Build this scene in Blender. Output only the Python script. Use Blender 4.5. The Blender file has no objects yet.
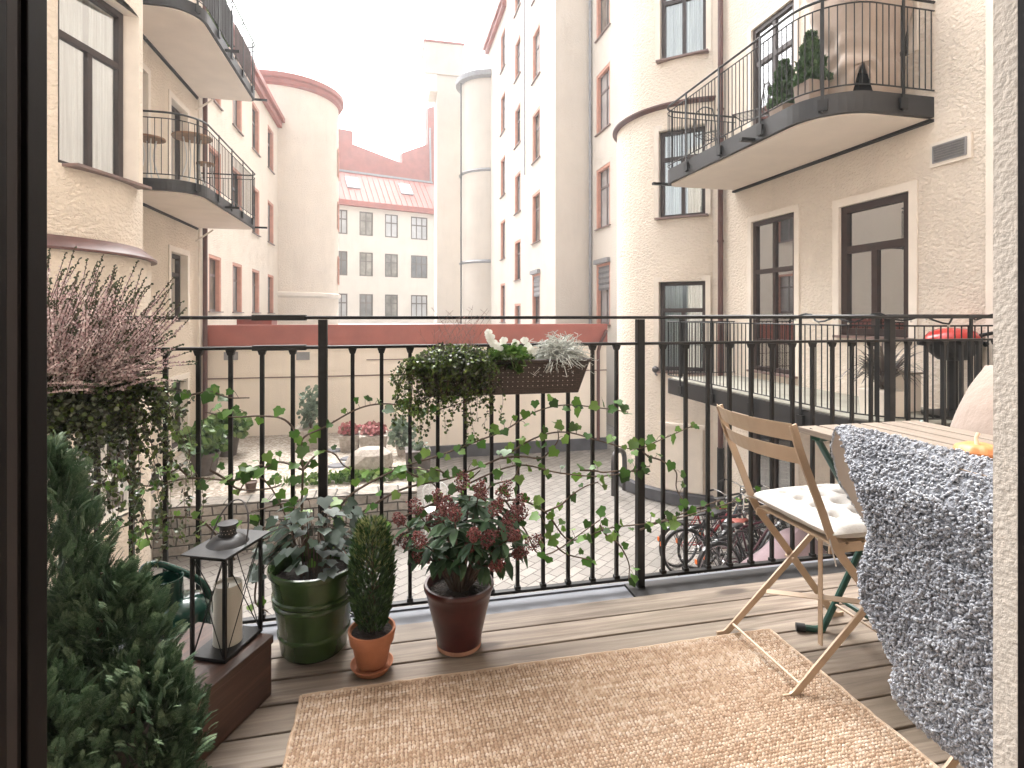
import bpy, math, random
import numpy as np
from mathutils import Vector, Matrix, noise

random.seed(7); np.random.seed(7)
R = math.radians
SC = bpy.context.scene
COL = SC.collection

# ------------------------------------------------------------------ camera
YAW = 12.5                       # degrees to the right of the railing's normal
FPX = 550.0
HORIZON = 316.0
EYE = 1.1
cam_d = bpy.data.cameras.new('camera'); cam = bpy.data.objects.new('camera', cam_d); COL.objects.link(cam)
cam.location = (0, 0, EYE); cam.rotation_euler = (R(90), 0, R(-YAW))
cam_d.sensor_fit = 'HORIZONTAL'; cam_d.sensor_width = 36; cam_d.lens = FPX/1024*36
cam_d.shift_y = (HORIZON-384)/1024
cam_d.clip_start = 0.05; cam_d.clip_end = 2000
SC.camera = cam

# ------------------------------------------------------------------ world, sun, exposure
SUN_ELEV, SUN_AZ = 58, -8       # azimuth from +Y, positive to +X
world = bpy.data.worlds.new('World'); SC.world = world; world.use_nodes = True
wn = world.node_tree.nodes; wl = world.node_tree.links
bg = wn['Background']
sky = wn.new('ShaderNodeTexSky'); sky.sky_type = 'NISHITA'; sky.sun_disc = False
sky.sun_elevation = R(SUN_ELEV); sky.sun_rotation = R(SUN_AZ)
sky.air_density = 1.0; sky.dust_density = 6.0; sky.ozone_density = 1.0
hs = wn.new('ShaderNodeHueSaturation'); hs.inputs['Saturation'].default_value = 0.12
wl.new(sky.outputs[0], hs.inputs['Color']); wl.new(hs.outputs[0], bg.inputs['Color'])
bg.inputs['Strength'].default_value = 0.15
sd = bpy.data.lights.new('sun', 'SUN'); sd.energy = 0.6; sd.angle = R(60); sd.color = (1, .95, .87)
sun = bpy.data.objects.new('sun', sd); COL.objects.link(sun)
_v = Vector((math.sin(R(SUN_AZ))*math.cos(R(SUN_ELEV)), math.cos(R(SUN_AZ))*math.cos(R(SUN_ELEV)), math.sin(R(SUN_ELEV))))
sun.rotation_euler = _v.to_track_quat('Z', 'Y').to_euler()
SC.view_settings.view_transform = 'Standard'; SC.view_settings.look = 'None'
SC.view_settings.gamma = 1; SC.view_settings.use_curve_mapping = False
SC.view_settings.exposure = 2.5

# ------------------------------------------------------------------ helpers
SA, CA = math.sin(R(YAW)), math.cos(R(YAW))
def ray(px):
    u = (px-512)/FPX
    return SA+u*CA, CA-u*SA
def onY(px, py, Y):              # the point of the vertical plane y = Y seen at a pixel of the photo
    a, b = ray(px); d = Y/b
    return Vector((a*d, Y, EYE+(HORIZON-py)/FPX*d))
def onX(px, py, X):
    a, b = ray(px); d = X/a
    return Vector((X, b*d, EYE+(HORIZON-py)/FPX*d))
def onZ(px, py, z):
    d = FPX*(EYE-z)/(py-HORIZON); a, b = ray(px)
    return Vector((a*d, b*d, z))

def tag(o, label=None, cat=None, group=None, kind=None):
    if label: o['label'] = label
    if cat: o['category'] = cat
    if group: o['group'] = group
    if kind: o['kind'] = kind
    return o
def thing(name, label, cat, loc=(0, 0, 0), group=None):
    o = bpy.data.objects.new(name, None); COL.objects.link(o); o.location = loc
    o.empty_display_size = .1
    return tag(o, label, cat, group)
def wloc(o):
    v = Vector((0, 0, 0))
    while o is not None: v = v+o.location; o = o.parent
    return v
def dup(root, loc, rotz=0, label=None):
    r = root.copy(); COL.objects.link(r); r.location = loc; r.rotation_euler = (0, 0, rotz)
    if label: r['label'] = label
    for ch in list(root.children):
        c = ch.copy(); COL.objects.link(c); c.parent = r
        for g in list(ch.children):
            d = g.copy(); COL.objects.link(d); d.parent = c
    return r
def link_mesh(name, me, mat, parent):
    me.materials.append(mat)
    o = bpy.data.objects.new(name, me); COL.objects.link(o)
    if parent is not None:
        o.parent = parent
    return o

class MB:
    def __init__(s): s.v = []; s.f = []
    def add(s, vs, fs):
        k = len(s.v); s.v += [Vector(v) for v in vs]; s.f += [tuple(i+k for i in f) for f in fs]; return s
    def hexa(s, c):              # 8 corners: bottom 0-3 ccw, top 4-7
        return s.add(c, [(3, 2, 1, 0), (4, 5, 6, 7), (0, 1, 5, 4), (1, 2, 6, 5), (2, 3, 7, 6), (3, 0, 4, 7)])
    def box(s, x0, x1, y0, y1, z0, z1):
        return s.hexa([(x0, y0, z0), (x1, y0, z0), (x1, y1, z0), (x0, y1, z0), (x0, y0, z1), (x1, y0, z1), (x1, y1, z1), (x0, y1, z1)])
    def fbox(s, o, ex, ey, ez, a, b, c):   # frame box: origin, axes, ranges
        P = lambda i, j, k: Vector(o)+Vector(ex)*i+Vector(ey)*j+Vector(ez)*k
        return s.hexa([P(a[0], b[0], c[0]), P(a[1], b[0], c[0]), P(a[1], b[1], c[0]), P(a[0], b[1], c[0]),
                       P(a[0], b[0], c[1]), P(a[1], b[0], c[1]), P(a[1], b[1], c[1]), P(a[0], b[1], c[1])])
    def bar(s, p, q, w, t, side=(0, 1, 0)):
        p = Vector(p); q = Vector(q); d = (q-p).normalized(); sd = Vector(side); sd = (sd-d*sd.dot(d))
        if sd.length < 1e-4: sd = d.orthogonal()
        sd.normalize(); n = d.cross(sd)
        return s.fbox(p, sd, n, d, (-w/2, w/2), (-t/2, t/2), (0, (q-p).length))
    def tube(s, pts, r, n=8, closed=False, cap=True):
        pts = [Vector(p) for p in pts]; m = len(pts)
        rs = r if isinstance(r, (list, tuple)) else [r]*m
        rings = []; up = None
        for i, p in enumerate(pts):
            a = pts[i-1] if (i > 0 or closed) else p
            b = pts[(i+1) % m] if (i < m-1 or closed) else p
            d = (b-a).normalized()
            if up is None: up = d.orthogonal().normalized()
            up = (up-d*up.dot(d))
            if up.length < 1e-5: up = d.orthogonal()
            up.normalize(); sd = d.cross(up)
            rings.append([p+(up*math.cos(2*math.pi*k/n)+sd*math.sin(2*math.pi*k/n))*rs[i] for k in range(n)])
        vs = [v for rg in rings for v in rg]; fs = []
        for i in range(m if closed else m-1):
            j = (i+1) % m
            for k in range(n):
                l = (k+1) % n
                fs.append((i*n+k, i*n+l, j*n+l, j*n+k))
        if cap and not closed:
            fs.append(tuple(reversed(range(n)))); fs.append(tuple((m-1)*n+k for k in range(n)))
        return s.add(vs, fs)
    def lathe(s, prof, c=(0, 0, 0), n=24, sx=1, sy=1, a0=0, a1=None, wob=None):
        c = Vector(c); full = a1 is None; a1 = 2*math.pi if full else a1
        cnt = n if full else n+1; vs = []; fs = []
        for i, (r, z) in enumerate(prof):
            for k in range(cnt):
                a = a0+(a1-a0)*k/n; rr = r*(wob(a, z, i) if wob else 1)
                vs.append(c+Vector((rr*math.cos(a)*sx, rr*math.sin(a)*sy, z)))
        for i in range(len(prof)-1):
            for k in range(n):
                l = (k+1) % cnt
                fs.append((i*cnt+k, i*cnt+l, (i+1)*cnt+l, (i+1)*cnt+k))
        return s.add(vs, fs)
    def disc(s, c, r, n=24, sx=1, sy=1):
        c = Vector(c)
        return s.add([c+Vector((r*sx*math.cos(2*math.pi*k/n), r*sy*math.sin(2*math.pi*k/n), 0)) for k in range(n)], [tuple(range(n))])
    def prism(s, poly, z0, z1):  # plan polygon (x, y)
        n = len(poly)
        vs = [(x, y, z0) for x, y in poly]+[(x, y, z1) for x, y in poly]
        return s.add(vs, [tuple(reversed(range(n))), tuple(range(n, 2*n))]+[(k, (k+1) % n, n+(k+1) % n, n+k) for k in range(n)])
    def ball(s, c, r, n=10, m=6, sz=1):
        return s.lathe([(r*math.sin(math.pi*i/m)+1e-5, -r*sz*math.cos(math.pi*i/m)) for i in range(m+1)], c, n)
    def build(s, name, mat, parent=None, smooth=False, bevel=0):
        L = wloc(parent) if parent is not None else Vector((0, 0, 0))
        me = bpy.data.meshes.new(name); me.from_pydata([tuple(v-L) for v in s.v], [], s.f); me.update()
        if smooth:
            me.polygons.foreach_set('use_smooth', [True]*len(me.polygons))
            try: me.set_sharp_from_angle(angle=R(40))
            except Exception: pass
        o = link_mesh(name, me, mat, parent)
        if bevel:
            b = o.modifiers.new('bevel', 'BEVEL'); b.width = bevel; b.segments = 2; b.limit_method = 'ANGLE'
        return o

def np_mesh(name, V, F, mat, parent=None, smooth=True):
    """V (n,3), F (m,k) arrays -> object"""
    if parent is not None: V = V-np.array(wloc(parent))
    me = bpy.data.meshes.new(name); m, k = F.shape
    me.vertices.add(len(V)); me.vertices.foreach_set('co', V.astype(np.float32).ravel())
    me.loops.add(m*k); me.loops.foreach_set('vertex_index', F.astype(np.int32).ravel())
    me.polygons.add(m); me.polygons.foreach_set('loop_start', np.arange(0, m*k, k, dtype=np.int32))
    try: me.polygons.foreach_set('loop_total', np.full(m, k, dtype=np.int32))
    except Exception: pass
    me.polygons.foreach_set('use_smooth', np.full(m, smooth))
    me.update(calc_edges=True); me.validate()
    return link_mesh(name, me, mat, parent)
def scatter(bv, bf, rots, locs, scl):
    """copies of a base shape: bv (n,3), bf (m,k), rots (N,3,3), locs (N,3), scl (N,) -> V, F"""
    bv = np.asarray(bv, float); bf = np.asarray(bf); N = len(locs)
    V = np.einsum('nij,vj->nvi', rots, bv)*np.asarray(scl)[:, None, None]+np.asarray(locs)[:, None, :]
    F = bf[None]+(np.arange(N)*len(bv))[:, None, None]
    return V.reshape(-1, 3), F.reshape(-1, bf.shape[1])
def frames(z, roll=None, up=None):
    """rotation matrices whose local +Y runs along z (N,3), local +Z as near 'up' as it goes, then rolled"""
    z = np.asarray(z, float); z = z/np.linalg.norm(z, axis=1, keepdims=True); N = len(z)
    u = np.tile(np.array([0, 0, 1.0]), (N, 1)) if up is None else np.asarray(up, float)
    x = np.cross(z, u); l = np.linalg.norm(x, axis=1, keepdims=True)
    x = np.where(l < 1e-3, np.array([1.0, 0, 0]), x/np.maximum(l, 1e-6)); n = np.cross(x, z)
    if roll is not None:
        c, s = np.cos(roll)[:, None], np.sin(roll)[:, None]
        x, n = x*c+n*s, n*c-x*s
    return np.stack([x, z, n], axis=2)
def rnd_dirs(N, zmin=-1, zmax=1):
    a = np.random.rand(N)*2*math.pi; z = zmin+(zmax-zmin)*np.random.rand(N); r = np.sqrt(np.maximum(0, 1-z*z))
    return np.stack([r*np.cos(a), r*np.sin(a), z], 1)
def join(parts):
    Vs, Fs, k = [], [], 0
    for V, F in parts:
        Vs.append(V); Fs.append(F+k); k += len(V)
    return np.concatenate(Vs), np.concatenate(Fs)
def spline(pts, n=8):
    P = [Vector(p) for p in pts]; P = [P[0]*2-P[1]]+P+[P[-1]*2-P[-2]]; out = []
    for i in range(1, len(P)-2):
        for k in range(n):
            t = k/n; a, b, c, d = P[i-1:i+3]
            out.append(.5*((2*b)+(c-a)*t+(2*a-5*b+4*c-d)*t*t+(3*b-a-3*c+d)*t**3))
    out.append(P[-2]); return out

# ------------------------------------------------------------------ materials
def lin(c): return tuple((x/12.92 if x <= .04045 else ((x+.055)/1.055)**2.4) for x in c)
def material(name): 
    m = bpy.data.materials.new(name); m.use_nodes = True
    nt = m.node_tree; return m, nt, nt.nodes, nt.links, nt.nodes['Principled BSDF']
def texco(nt, scale=(1, 1, 1), rot=(0, 0, 0)):
    t = nt.nodes.new('ShaderNodeTexCoord'); mp = nt.nodes.new('ShaderNodeMapping')
    mp.inputs['Scale'].default_value = scale; mp.inputs['Rotation'].default_value = rot
    nt.links.new(t.outputs['Object'], mp.inputs['Vector']); return mp.outputs[0]
def noise_n(nt, vec, scale, detail=4, rough=.55, dist=0):
    n = nt.nodes.new('ShaderNodeTexNoise'); n.inputs['Scale'].default_value = scale; n.inputs['Detail'].default_value = detail
    n.inputs['Roughness'].default_value = rough; n.inputs['Distortion'].default_value = dist
    nt.links.new(vec, n.inputs['Vector']); return n.outputs['Fac']
def ramp(nt, fac, stops):
    r = nt.nodes.new('ShaderNodeValToRGB'); e = r.color_ramp.elements
    while len(e) < len(stops): e.new(.5)
    for i, (p, c) in enumerate(stops): e[i].position = p; e[i].color = (*c, 1) if len(c) == 3 else c
    nt.links.new(fac, r.inputs[0]); return r.outputs['Color']
def bump(nt, bsdf, h, strength, dist, prev=None):
    b = nt.nodes.new('ShaderNodeBump'); b.inputs['Strength'].default_value = strength; b.inputs['Distance'].default_value = dist
    nt.links.new(h, b.inputs['Height'])
    if prev is not None: nt.links.new(prev, b.inputs['Normal'])
    nt.links.new(b.outputs[0], bsdf.inputs['Normal']); return b.outputs[0]
def mixc(nt, fac, a, b, mode='MIX'):
    m = nt.nodes.new('ShaderNodeMix'); m.data_type = 'RGBA'; m.blend_type = mode
    for s, i in ((fac, 0), (a, 6), (b, 7)):
        if hasattr(s, 'is_linked') or hasattr(s, 'links'): nt.links.new(s, m.inputs[i])
        elif i == 0: m.inputs[0].default_value = s
        else: m.inputs[i].default_value = (*s, 1)
    return m.outputs[2]
def math_n(nt, op, a, b=None, c=None):
    m = nt.nodes.new('ShaderNodeMath'); m.operation = op
    for i, s in enumerate((a, b, c)):
        if s is None: continue
        if isinstance(s, (int, float)): m.inputs[i].default_value = s
        else: nt.links.new(s, m.inputs[i])
    return m.outputs[0]

def mottled(name, c, var=.15, scale=8, rough=.6, bs=0, bscale=40, bdist=.01, metal=0, spec=.5, coat=0, c2=None, det=5):
    m, nt, N, L, b = material(name); v = texco(nt)
    lo = tuple(x*(1-var) for x in c); hi = tuple(min(1, x*(1+var)) for x in (c2 or c))
    L.new(ramp(nt, noise_n(nt, v, scale, det), [(.3, lo), (.7, hi)]), b.inputs['Base Color'])
    b.inputs['Roughness'].default_value = rough; b.inputs['Metallic'].default_value = metal
    b.inputs['Specular IOR Level'].default_value = spec; b.inputs['Coat Weight'].default_value = coat; b.inputs['Coat Roughness'].default_value = .08
    if bs: bump(nt, b, noise_n(nt, v, bscale, 4), bs, bdist)
    return m
def stucco(name, c, lump=16, strength=.8, dist=.03, flat=1.6, var=.07):
    m, nt, N, L, b = material(name)
    v = texco(nt, (1, 1, flat))
    big = noise_n(nt, texco(nt), .55, 5, .6)
    col = ramp(nt, big, [(.3, tuple(x*(1-var) for x in c)), (.7, tuple(min(1, x*(1+var*.6)) for x in c))])
    st = noise_n(nt, texco(nt, (1, 1, .12)), 3.2, 6, .65)
    col = mixc(nt, ramp(nt, st, [(.52, (0, 0, 0)), (.8, (.36, .36, .36))]), col, tuple(x*.78 for x in c))
    L.new(col, b.inputs['Base Color'])
    b.inputs['Roughness'].default_value = .93; b.inputs['Specular IOR Level'].default_value = .2
    h1 = noise_n(nt, v, lump*1.1, 5, .58, .12); m1 = noise_n(nt, texco(nt, (1, 1, 1.5)), 1.7, 4, .6)
    hh = ramp(nt, h1, [(.38, (0, 0, 0)), (.48, (.35, .35, .35)), (.62, (1, 1, 1))]); h = math_n(nt, 'MULTIPLY', hh, ramp(nt, m1, [(.3, (.45, .45, .45)), (.65, (1, 1, 1))]))
    p = bump(nt, b, h, strength, dist); bump(nt, b, noise_n(nt, texco(nt), 140, 3), .35, .006, p)
    return m
def leafy(name, cols, rough=.5, trans=.25, spec=.4):
    m, nt, N, L, b = material(name)
    g = N.new('ShaderNodeNewGeometry')
    n = len(cols); L.new(ramp(nt, g.outputs['Random Per Island'], [(i/max(1, n-1), c) for i, c in enumerate(cols)]), b.inputs['Base Color'])
    b.inputs['Roughness'].default_value = rough; b.inputs['Specular IOR Level'].default_value = spec
    if trans:
        t = N.new('ShaderNodeBsdfTranslucent'); mx = N.new('ShaderNodeMixShader'); mx.inputs[0].default_value = trans
        L.new(b.inputs['Base Color'].links[0].from_socket, t.inputs['Color'])
        L.new(b.outputs[0], mx.inputs[1]); L.new(t.outputs[0], mx.inputs[2])
        L.new(mx.outputs[0], N['Material Output'].inputs['Surface'])
    return m
def glassy(name, tint=(.9, .95, .95), refl=1.0):
    m, nt, N, L, b = material(name); N.remove(b)
    t = N.new('ShaderNodeBsdfTransparent'); t.inputs[0].default_value = (*tint, 1)
    g = N.new('ShaderNodeBsdfGlossy'); g.inputs['Roughness'].default_value = .015
    f = N.new('ShaderNodeFresnel'); f.inputs[0].default_value = 1.6
    mx = N.new('ShaderNodeMixShader')
    L.new(math_n(nt, 'MULTIPLY_ADD', f.outputs[0], 1.0 if refl > 1 else refl, .12*refl), mx.inputs[0])
    L.new(t.outputs[0], mx.inputs[1]); L.new(g.outputs[0], mx.inputs[2]); L.new(mx.outputs[0], N['Material Output'].inputs['Surface'])
    return m

M = {}
M['stucco_cream'] = stucco('stucco_cream', (.81, .72, .62), 15, .75, .03)
M['stucco_warm'] = stucco('stucco_warm', (.79, .69, .575), 14, .8, .03)
M['stucco_fine'] = stucco('stucco_fine', (.85, .765, .665), 30, .4, .012)
M['stucco_pale'] = stucco('stucco_pale', (.645, .585, .515), 12, .25, .015)
M['plaster'] = mottled('plaster', (.77, .70, .62), .06, 3, .9, .2, 60, .004, spec=.2)
M['soffit'] = mottled('soffit', (.74, .66, .58), .05, 2, .85, .1, 90, .002, spec=.2)
M['red_sheet'] = mottled('red_sheet', (.34, .10, .075), .14, 1.5, .5, .12, 3, .02)
M['red_paint'] = mottled('red_paint', (.58, .29, .21), .1, 5, .6)
M['brown_wood'] = mottled('brown_wood', (.030, .016, .0135), .2, 9, .45, .1, 40, .003)
M['white_wood'] = mottled('white_wood', (.7, .68, .64), .05, 6, .5)
M['far_frame'] = mottled('far_frame', (.10, .075, .06), .1, 6, .5)
M['grey_frame'] = mottled('grey_frame', (.16, .13, .125), .1, 6, .5)
M['black_iron'] = mottled('black_iron', (.0065, .0062, .0065), .3, 25, .5, .15, 120, .002, spec=.35)
M['grey_iron'] = mottled('grey_iron', (.05, .045, .046), .15, 8, .45)
M['brown_pipe'] = mottled('brown_pipe', (.10, .042, .037), .2, 5, .45)
M['grey_metal'] = mottled('grey_metal', (.28, .28, .29), .12, 7, .45, .1, 14, .01, metal=.3)
M['sill'] = mottled('sill', (.20, .135, .12), .15, 8, .5)
M['dark_plinth'] = mottled('dark_plinth', (.085, .085, .095), .2, 4, .6, .2, 30, .01)
M['glass'] = glassy('glass', refl=1.05); M['glass_bright'] = glassy('glass_bright', refl=3.0); M['glass_soft'] = glassy('glass_soft', refl=.55)
M['pane_far'] = mottled('pane_far', (.42, .41, .40), .25, .8, .04, spec=.9)
M['pane_light'] = mottled('pane_light', (.52, .50, .47), .2, 1.5, .06, spec=.8); M['pane_dark'] = mottled('pane_dark', (.13, .125, .12), .4, 1.1, .04, spec=.9)
M['pane_warm'] = mottled('pane_warm', (.22, .20, .165), .5, 1.2, .05, spec=.8)
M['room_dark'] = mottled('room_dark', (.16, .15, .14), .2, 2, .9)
M['curtain'] = None
def curtain_mat():
    m, nt, N, L, b = material('curtain')
    v = texco(nt, (1, 1, .03)); w = noise_n(nt, v, 24, 3)
    L.new(ramp(nt, w, [(.35, (.46, .44, .41)), (.62, (.90, .88, .85))]), b.inputs['Base Color']); b.inputs['Roughness'].default_value = .9  # grey and white streaks put the folds' light and shade into colour
    bump(nt, b, w, .6, .03); return m
M['curtain'] = curtain_mat()
def wood_mat(name, cols, axis, scale=1.0, rough=.6, knots=True, island=.25, bs=.25, algae=False, knotcol=(.05, .033, .025)):
    m, nt, N, L, b = material(name)
    st = [22, 22, 22]; st[axis] = 1.1
    g = N.new('ShaderNodeNewGeometry'); tc = N.new('ShaderNodeTexCoord')
    off = N.new('ShaderNodeVectorMath'); off.operation = 'ADD'
    cmb = N.new('ShaderNodeCombineXYZ'); r7 = math_n(nt, 'MULTIPLY', g.outputs['Random Per Island'], 37.0)
    for i in range(3): L.new(r7, cmb.inputs[i])
    L.new(tc.outputs['Object'], off.inputs[0]); L.new(cmb.outputs[0], off.inputs[1])
    mp = N.new('ShaderNodeMapping'); mp.inputs['Scale'].default_value = [s*scale for s in st]; L.new(off.outputs[0], mp.inputs[0])
    grain = noise_n(nt, mp.outputs[0], 1.6, 7, .62, .7)
    col = ramp(nt, grain, [(.28, cols[0]), (.5, cols[1]), (.72, cols[2])])
    if knots:
        kp = N.new('ShaderNodeMapping'); ks = [11, 11, 11]; ks[axis] = 3.6; kp.inputs['Scale'].default_value = ks; L.new(off.outputs[0], kp.inputs[0])
        vo = N.new('ShaderNodeTexVoronoi'); vo.inputs['Scale'].default_value = .8; L.new(kp.outputs[0], vo.inputs['Vector'])
        kd = math_n(nt, 'ADD', vo.outputs['Distance'], math_n(nt, 'MULTIPLY', noise_n(nt, mp.outputs[0], 3, 3), .12))
        col = mixc(nt, ramp(nt, kd, [(.19, (.9, .9, .9)), (.30, (0, 0, 0))]), col, knotcol)
    big = noise_n(nt, off.outputs[0], 2.2, 4)
    col = mixc(nt, ramp(nt, big, [(.35, (0, 0, 0)), (.75, (.5, .5, .5))]), col, tuple(x*.62 for x in cols[1]))
    if algae:
        al = noise_n(nt, tc.outputs['Object'], 1.3, 5, .6)
        col = mixc(nt, ramp(nt, al, [(.45, (0, 0, 0)), (.72, (.38, .38, .38))]), col, (.16, .145, .10))
    hv = N.new('ShaderNodeHueSaturation'); L.new(col, hv.inputs['Color'])
    L.new(math_n(nt, 'MULTIPLY_ADD', g.outputs['Random Per Island'], island*2, 1-island), hv.inputs['Value'])
    L.new(hv.outputs[0], b.inputs['Base Color']); b.inputs['Roughness'].default_value = rough
    bump(nt, b, grain, bs, .004); return m
M['deck'] = wood_mat('deck', [(.075, .054, .041), (.20, .155, .12), (.325, .272, .218)], 0, 1, .7, True, .16, algae=True)
M['crate_wood'] = wood_mat('crate_wood', [(.022, .011, .007), (.062, .028, .018), (.12, .058, .038)], 1, .8, .5, False, .1)
M['table_wood'] = wood_mat('table_wood', [(.15, .115, .09), (.235, .19, .152), (.31, .26, .215)], 1, .8, .6, False, .08)
M['bar_wood'] = wood_mat('bar_wood', [(.16, .08, .04), (.28, .15, .08), (.34, .2, .11)], 0, .5, .5, False, .1)
def paving_mat():
    m, nt, N, L, b = material('paving'); v = texco(nt, (1, 1, 1), (0, 0, R(-38)))
    br = N.new('ShaderNodeTexBrick'); br.inputs['Scale'].default_value = 1
    br.inputs['Brick Width'].default_value = .30; br.inputs['Row Height'].default_value = .17; br.inputs['Mortar Size'].default_value = .009
    br.inputs['Color1'].default_value = (.17, .155, .14, 1); br.inputs['Color2'].default_value = (.25, .228, .205, 1); br.inputs['Mortar'].default_value = (.085, .075, .065, 1)
    br.inputs['Mortar Smooth'].default_value = .3
    L.new(v, br.inputs['Vector'])
    n2 = noise_n(nt, texco(nt), .7, 6, .65)
    col = mixc(nt, ramp(nt, n2, [(.4, (0, 0, 0)), (.75, (.55, .55, .55))]), br.outputs['Color'], (.115, .105, .09))
    L.new(col, b.inputs['Base Color']); b.inputs['Roughness'].default_value = .75
    h = math_n(nt, 'MULTIPLY_ADD', br.outputs['Fac'], -1.0, math_n(nt, 'MULTIPLY', noise_n(nt, texco(nt), 40, 3), .4))
    bump(nt, b, h, .8, .012); return m
def gravel_mat():
    m, nt, N, L, b = material('gravel'); v = texco(nt)
    vo = N.new('ShaderNodeTexVoronoi'); vo.inputs['Scale'].default_value = 26; L.new(v, vo.inputs['Vector'])
    sep = N.new('ShaderNodeSeparateColor'); L.new(vo.outputs['Color'], sep.inputs[0])
    L.new(ramp(nt, sep.outputs[0], [(0, (.20, .165, .13)), (.5, (.34, .295, .245)), (1, (.50, .455, .40))]), b.inputs['Base Color'])
    b.inputs['Roughness'].default_value = .9; bump(nt, b, vo.outputs['Distance'], -.9, .03); return m
def stonewall_mat():
    m, nt, N, L, b = material('fieldstone'); v = texco(nt, (1, 1, 1), (R(90), 0, 0))
    br = N.new('ShaderNodeTexBrick'); br.inputs['Scale'].default_value = 1
    br.inputs['Brick Width'].default_value = .34; br.inputs['Row Height'].default_value = .15; br.inputs['Mortar Size'].default_value = .014; br.inputs['Mortar Smooth'].default_value = .6
    br.inputs['Color1'].default_value = (.20, .18, .155, 1); br.inputs['Color2'].default_value = (.36, .32, .28, 1); br.inputs['Mortar'].default_value = (.05, .045, .04, 1)
    w = N.new('ShaderNodeVectorMath'); w.operation = 'ADD'; nz = N.new('ShaderNodeTexNoise'); nz.inputs['Scale'].default_value = 3
    L.new(v, nz.inputs['Vector']); sc = N.new('ShaderNodeVectorMath'); sc.operation = 'SCALE'; sc.inputs['Scale'].default_value = .07
    L.new(nz.outputs['Color'], sc.inputs[0]); L.new(v, w.inputs[0]); L.new(sc.outputs[0], w.inputs[1]); L.new(w.outputs[0], br.inputs['Vector'])
    n2 = noise_n(nt, texco(nt), 9, 5)
    L.new(mixc(nt, ramp(nt, n2, [(.4, (0, 0, 0)), (.7, (.6, .6, .6))]), br.outputs['Color'], (.12, .11, .095)), b.inputs['Base Color'])
    b.inputs['Roughness'].default_value = .9
    bump(nt, b, math_n(nt, 'MULTIPLY_ADD', br.outputs['Fac'], -1.0, math_n(nt, 'MULTIPLY', n2, .8)), .9, .05); return m
M['paving'] = paving_mat(); M['gravel'] = gravel_mat(); M['fieldstone'] = stonewall_mat()
M['stone'] = mottled('stone', (.36, .32, .28), .25, 14, .9, .5, 30, .02)
M['soil'] = mottled('soil', (.022, .015, .011), .5, 60, .95, .9, 90, .02)
M['balcony_floor'] = mottled('balcony_floor', (.30, .29, .245), .15, 3, .7)

# ------------------------------------------------------------------ wall surfaces with openings
class Flat:
    def __init__(s, p0, d, n): s.p = Vector(p0); s.d = Vector(d).normalized(); s.n = Vector(n).normalized(); s.step = 1e9
    def __call__(s, a, z, o=0): v = s.p+s.d*a+s.n*o; return Vector((v.x, v.y, z))
class Round:                     # s = arc length measured from angle 0 (plus x), counter-clockwise
    def __init__(s, c, r): s.c = Vector((c[0], c[1], 0)); s.r = r; s.step = r*R(5)
    def __call__(s, a, z, o=0):
        t = a/s.r; return Vector((s.c.x+(s.r+o)*math.cos(t), s.c.y+(s.r+o)*math.sin(t), z))
def facade(name, S, s0, s1, z0, z1, ops, mat, parent, depth=.16, reveal=None):
    ss = {s0, s1}; zs = {z0, z1}
    for o in ops: ss |= {o[0], o[1]}; zs |= {o[2], o[3]}
    ss = sorted(x for x in ss if s0 <= x <= s1); zs = sorted(x for x in zs if z0 <= x <= z1)
    fine = []
    for a, b in zip(ss, ss[1:]):
        k = max(1, int(math.ceil((b-a)/S.step))); fine += [a+(b-a)*i/k for i in range(k)]
    fine.append(ss[-1]); mb = MB(); rvs = []
    for a, b in zip(fine, fine[1:]):
        for c, d in zip(zs, zs[1:]):
            m, n = (a+b)/2, (c+d)/2
            if any(o[0] < m < o[1] and o[2] < n < o[3] for o in ops): continue
            mb.add([S(a, c), S(b, c), S(b, d), S(a, d)], [(0, 1, 2, 3)])
    for o in ops:
        a, b, c, d = o[:4]; e = depth+.25; rv = MB(); rvs.append(rv)
        for q in ([(a, c), (a, d)], [(b, c), (b, d)], [(a, c), (b, c)], [(a, d), (b, d)]):
            (p, r), (u, w) = q
            rv.add([S(p, r), S(u, w), S(u, w, -e), S(p, r, -e)], [(0, 1, 2, 3)])
    w = mb.build(name, mat, parent)
    for rv in rvs: rv.build('reveal', reveal or M['plaster'], w)
    return w
RW = random.Random(11)
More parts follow.
